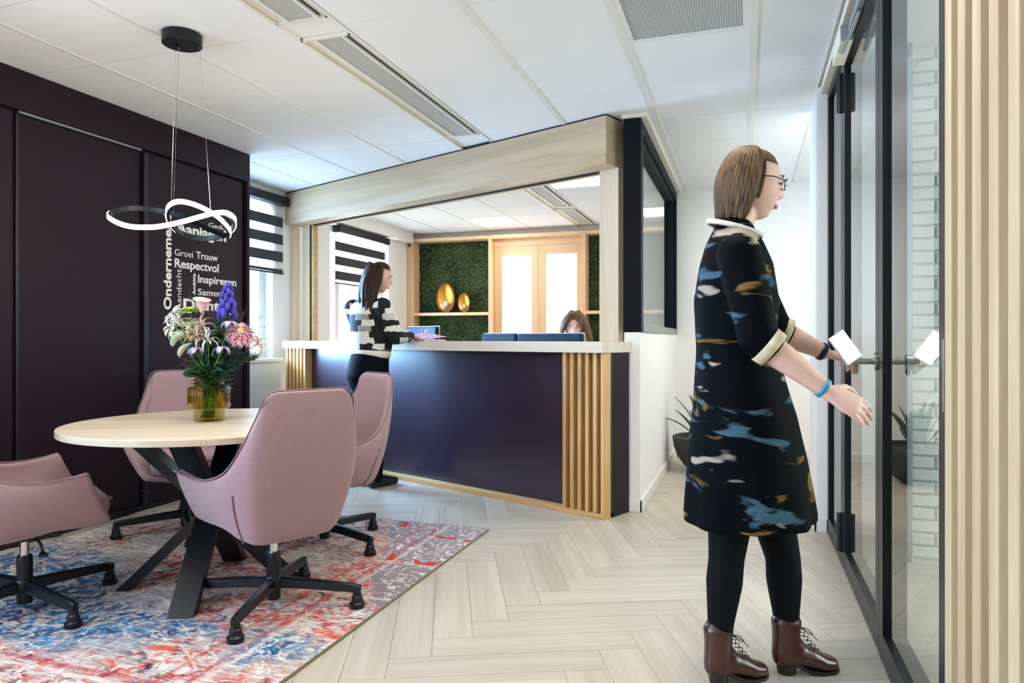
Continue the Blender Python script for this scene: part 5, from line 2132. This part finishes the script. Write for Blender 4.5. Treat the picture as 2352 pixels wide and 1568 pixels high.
# dress: bodice, three quarter sleeves and a flared skirt
ds = MB()
ds.loft([q3(1700, 905, Y3), q3(1690, 800, Y3), q3(1690, 690, Y3), q3(1690, 610, Y3), q3(1686, 562, Y3), q3(1685, 530, Y3)],
        [(.185, .150), (.158, .126), (.168, .134), (.184, .116), (.150, .092), (.082, .068)], RA, 30)
sk = [q3(1700, 880, Y3), q3(1706, 960, Y3), q3(1712, 1050, Y3), q3(1716, 1140, Y3), q3(1718, 1192, Y3)]
sr_ = [(.178, .140), (.196, .166), (.210, .186), (.222, .202), (.226, .208)]
ds.loft(sk, sr_, RA, 34, (True, False))
for s_, e, w in ((S_r, E_r, W_r), (S_l, E_l, W_l)):
    ds.loft([s_ + (s_ - e) * .10, s_.lerp(e, .35), s_.lerp(e, .75), e, e.lerp(w, .14)], [.066, .066, .062, .060, .058], RA, 20)
dr3 = remeshed(ds, 'dress', 'dress', w3, .009, 6)
# soft folds round the hem
for v in dr3.data.vertices:
    if v.co.z < .84 and v.co.z > .40:
        c = V((sk[2].x, Y3, v.co.z))
        a = atan2(v.co.y - c.y, v.co.x - c.x)
        k = max(0, min(1, (.80 - v.co.z) / .35))
        f = 1 + .035 * k * sin(a * 9 + 1.3) + .02 * k * sin(a * 5)
        v.co.x = c.x + (v.co.x - c.x) * f
        v.co.y = c.y + (v.co.y - c.y) * f
cf = MB()
for e, w in ((E_r, W_r), (E_l, W_l)):
    cf.loft([e.lerp(w, .10), e.lerp(w, .24)], [.0595, .0575], V((0, 0, 1)), 26, (False, False))
    cf.build('sleeve_cuff', plain('gold_white_cuff', (206, 192, 160), .7, noise=.3, nscale=24), w3, smooth=True)
    cf = MB()
cf.bm.free()
cl_ = MB().tube([nk3 + V((.083 * cos(a) + .004, .076 * sin(a), .004 - .026 * cos(a))) for a in [2 * pi * k / 28 for k in range(28)]], .0085, 8, True)
cl_.build('collar', 'knit_rib', w3, smooth=True)

# hair to the nape, glasses
hm = hair_cap(hc3, H3, lambda x, y, z: (y < .22 or z > .60) and z > -.45, 1.05)
for k in range(56):
    a = radians(-2 - 176 * k / 55)
    lay = k % 2
    r0 = V((.018 * cos(a), .026 * sin(a) - .012, .112 + .004 * lay))
    p1 = V((.062 * cos(a), .074 * sin(a) - .006, .086 + .004 * lay))
    p2 = V(((.080 + .004 * lay) * cos(a), (.100 + .004 * lay) * sin(a), .025))
    p3 = V(((.081 + .004 * lay) * cos(a), (.102 + .004 * lay) * sin(a), -.040))
    pe = V((.062 * cos(a), .078 * sin(a) - .008, -.126 + hr.uniform(-.02, .015)))
    locks(hm, [[hc3 + H3 @ q for q in (r0, p1, p2, p3, pe)]], .0092)
hm.build('hair', 'hair_fair', w3, smooth=True)
gs = MB()
for s_ in (-1, 1):
    gs.tube([hc3 + H3 @ V((s_ * .033 + .023 * cos(a), .100 - .010 * abs(cos(a)), .010 + .018 * sin(a))) for a in [2 * pi * k / 20 for k in range(20)]], .0016, 6, True)
    gs.tube([hc3 + H3 @ V(p) for p in ((s_ * .056, .094, .016), (s_ * .080, .05, .018), (s_ * .082, -.005, .012))], .0018, 6)
gs.tube([hc3 + H3 @ V(p) for p in ((-.010, .106, .014), (0, .109, .017), (.010, .106, .014))], .0016, 6)
gs.build('glasses', 'black', w3, smooth=True)


# ankle boots
def boot(an, yaw, name):
    F = Matrix.Rotation(yaw, 3, 'Z')
    base = V((an.x, an.y, 0))
    g = lambda x, y, z: base + F @ V((x * .90, y * .94, z * .84))
    root = link(name, None, w3)
    up = MB()
    up.loft([g(-.004, 0, .205), g(-.004, 0, .165), g(-.004, 0, .125), g(.0, 0, .090), g(.008, 0, .062)], [(.044, .050), (.041, .046), (.039, .046), (.039, .054), (.037, .056)], F @ V((0, 1, 0)), 22)
    up.loft([g(-.030, 0, .082), g(.02, 0, .078), g(.085, 0, .060), g(.135, 0, .036), g(.172, 0, .030)], [(.030, .030), (.039, .038), (.044, .034), (.044, .028), (.036, .022)], F @ V((0, 1, 0)), 22)
    up.loft([g(-.004, 0, .135), g(.010, 0, .105), g(.045, 0, .080)], [(.038, .044), (.037, .046), (.036, .034)], F @ V((0, 1, 0)), 20)
    o = remeshed(up, 'boot_upper', 'boot', root, .005, 5)
    so = MB()
    rings = []
    for x, hw, z in ((-.044, .026, .052), (-.02, .033, .052), (.03, .032, .036), (.075, .038, .010), (.12, .043, .004), (.165, .038, .004), (.192, .018, .008)):
        rings.append(so.ring([g(x, -hw, max(.0008, z - .006)), g(x, hw, max(.0008, z - .006)), g(x, hw, z + .010), g(x, -hw, z + .010)]))
    so.skin(rings)
    so.build('sole', 'boot_heel', root)
    he = MB()
    a = he.ring([g(-.002 + .033 * cos(t), .028 * sin(t), .0008) for t in [2 * pi * k / 16 for k in range(16)]])
    b = he.ring([g(-.006 + .038 * cos(t), .033 * sin(t), .058) for t in [2 * pi * k / 16 for k in range(16)]])
    he.skin([a, b])
    auto_smooth(he.build('heel', 'boot_heel', root))
    lc = MB()
    for k in range(6):
        x, z = .042 + .014 * k, .165 - .017 * k
        lc.tube([g(x - .006, -.024, z), g(x + .010, 0, z + .006), g(x - .006, .024, z)], .0018, 6)
    lc.tube([g(.046, 0, .178), g(.075, -.012, .172), g(.090, -.016, .152), g(.078, -.010, .150), g(.055, 0, .172)], .0016, 6)
    lc.tube([g(.050, 0, .176), g(.082, -.018, .158), g(.104, -.022, .132)], .0015, 6)
    tag(lc.build('laces', 'boot_heel', root, smooth=True), kind='stuff')


boot(A_r, radians(34), 'boot')
boot(A_l, radians(24), 'boot')
# wrist band and watch
wb = MB().loft([E_r.lerp(W_r, .955), E_r.lerp(W_r, 1.015)], [(.0305, .0255), (.030, .025)], V((0, 0, 1)), 24, (False, False))
wb.build('wristband', 'cyan', w3, smooth=True)
wa = MB().loft([E_l.lerp(W_l, .90), E_l.lerp(W_l, .99)], [(.0325, .0275), (.0315, .0265)], V((0, 0, 1)), 24, (False, False))
wa.build('watch', 'black', w3, smooth=True)

ph = thing('phone', 'white glowing phone held against the door knob', 'phone', W_l + V((.058, -.055, .020)))
ph.rotation_euler = (radians(-14), radians(-32), radians(28))
MB().box(-.033, .033, -.004, .004, -.055, .055, .003).build('phone_body', 'phone', ph)
MB().box(-.030, .030, -.0046, -.0042, -.051, .051).build('screen', emit('lit_screen', (255, 255, 255), 1.3), ph)
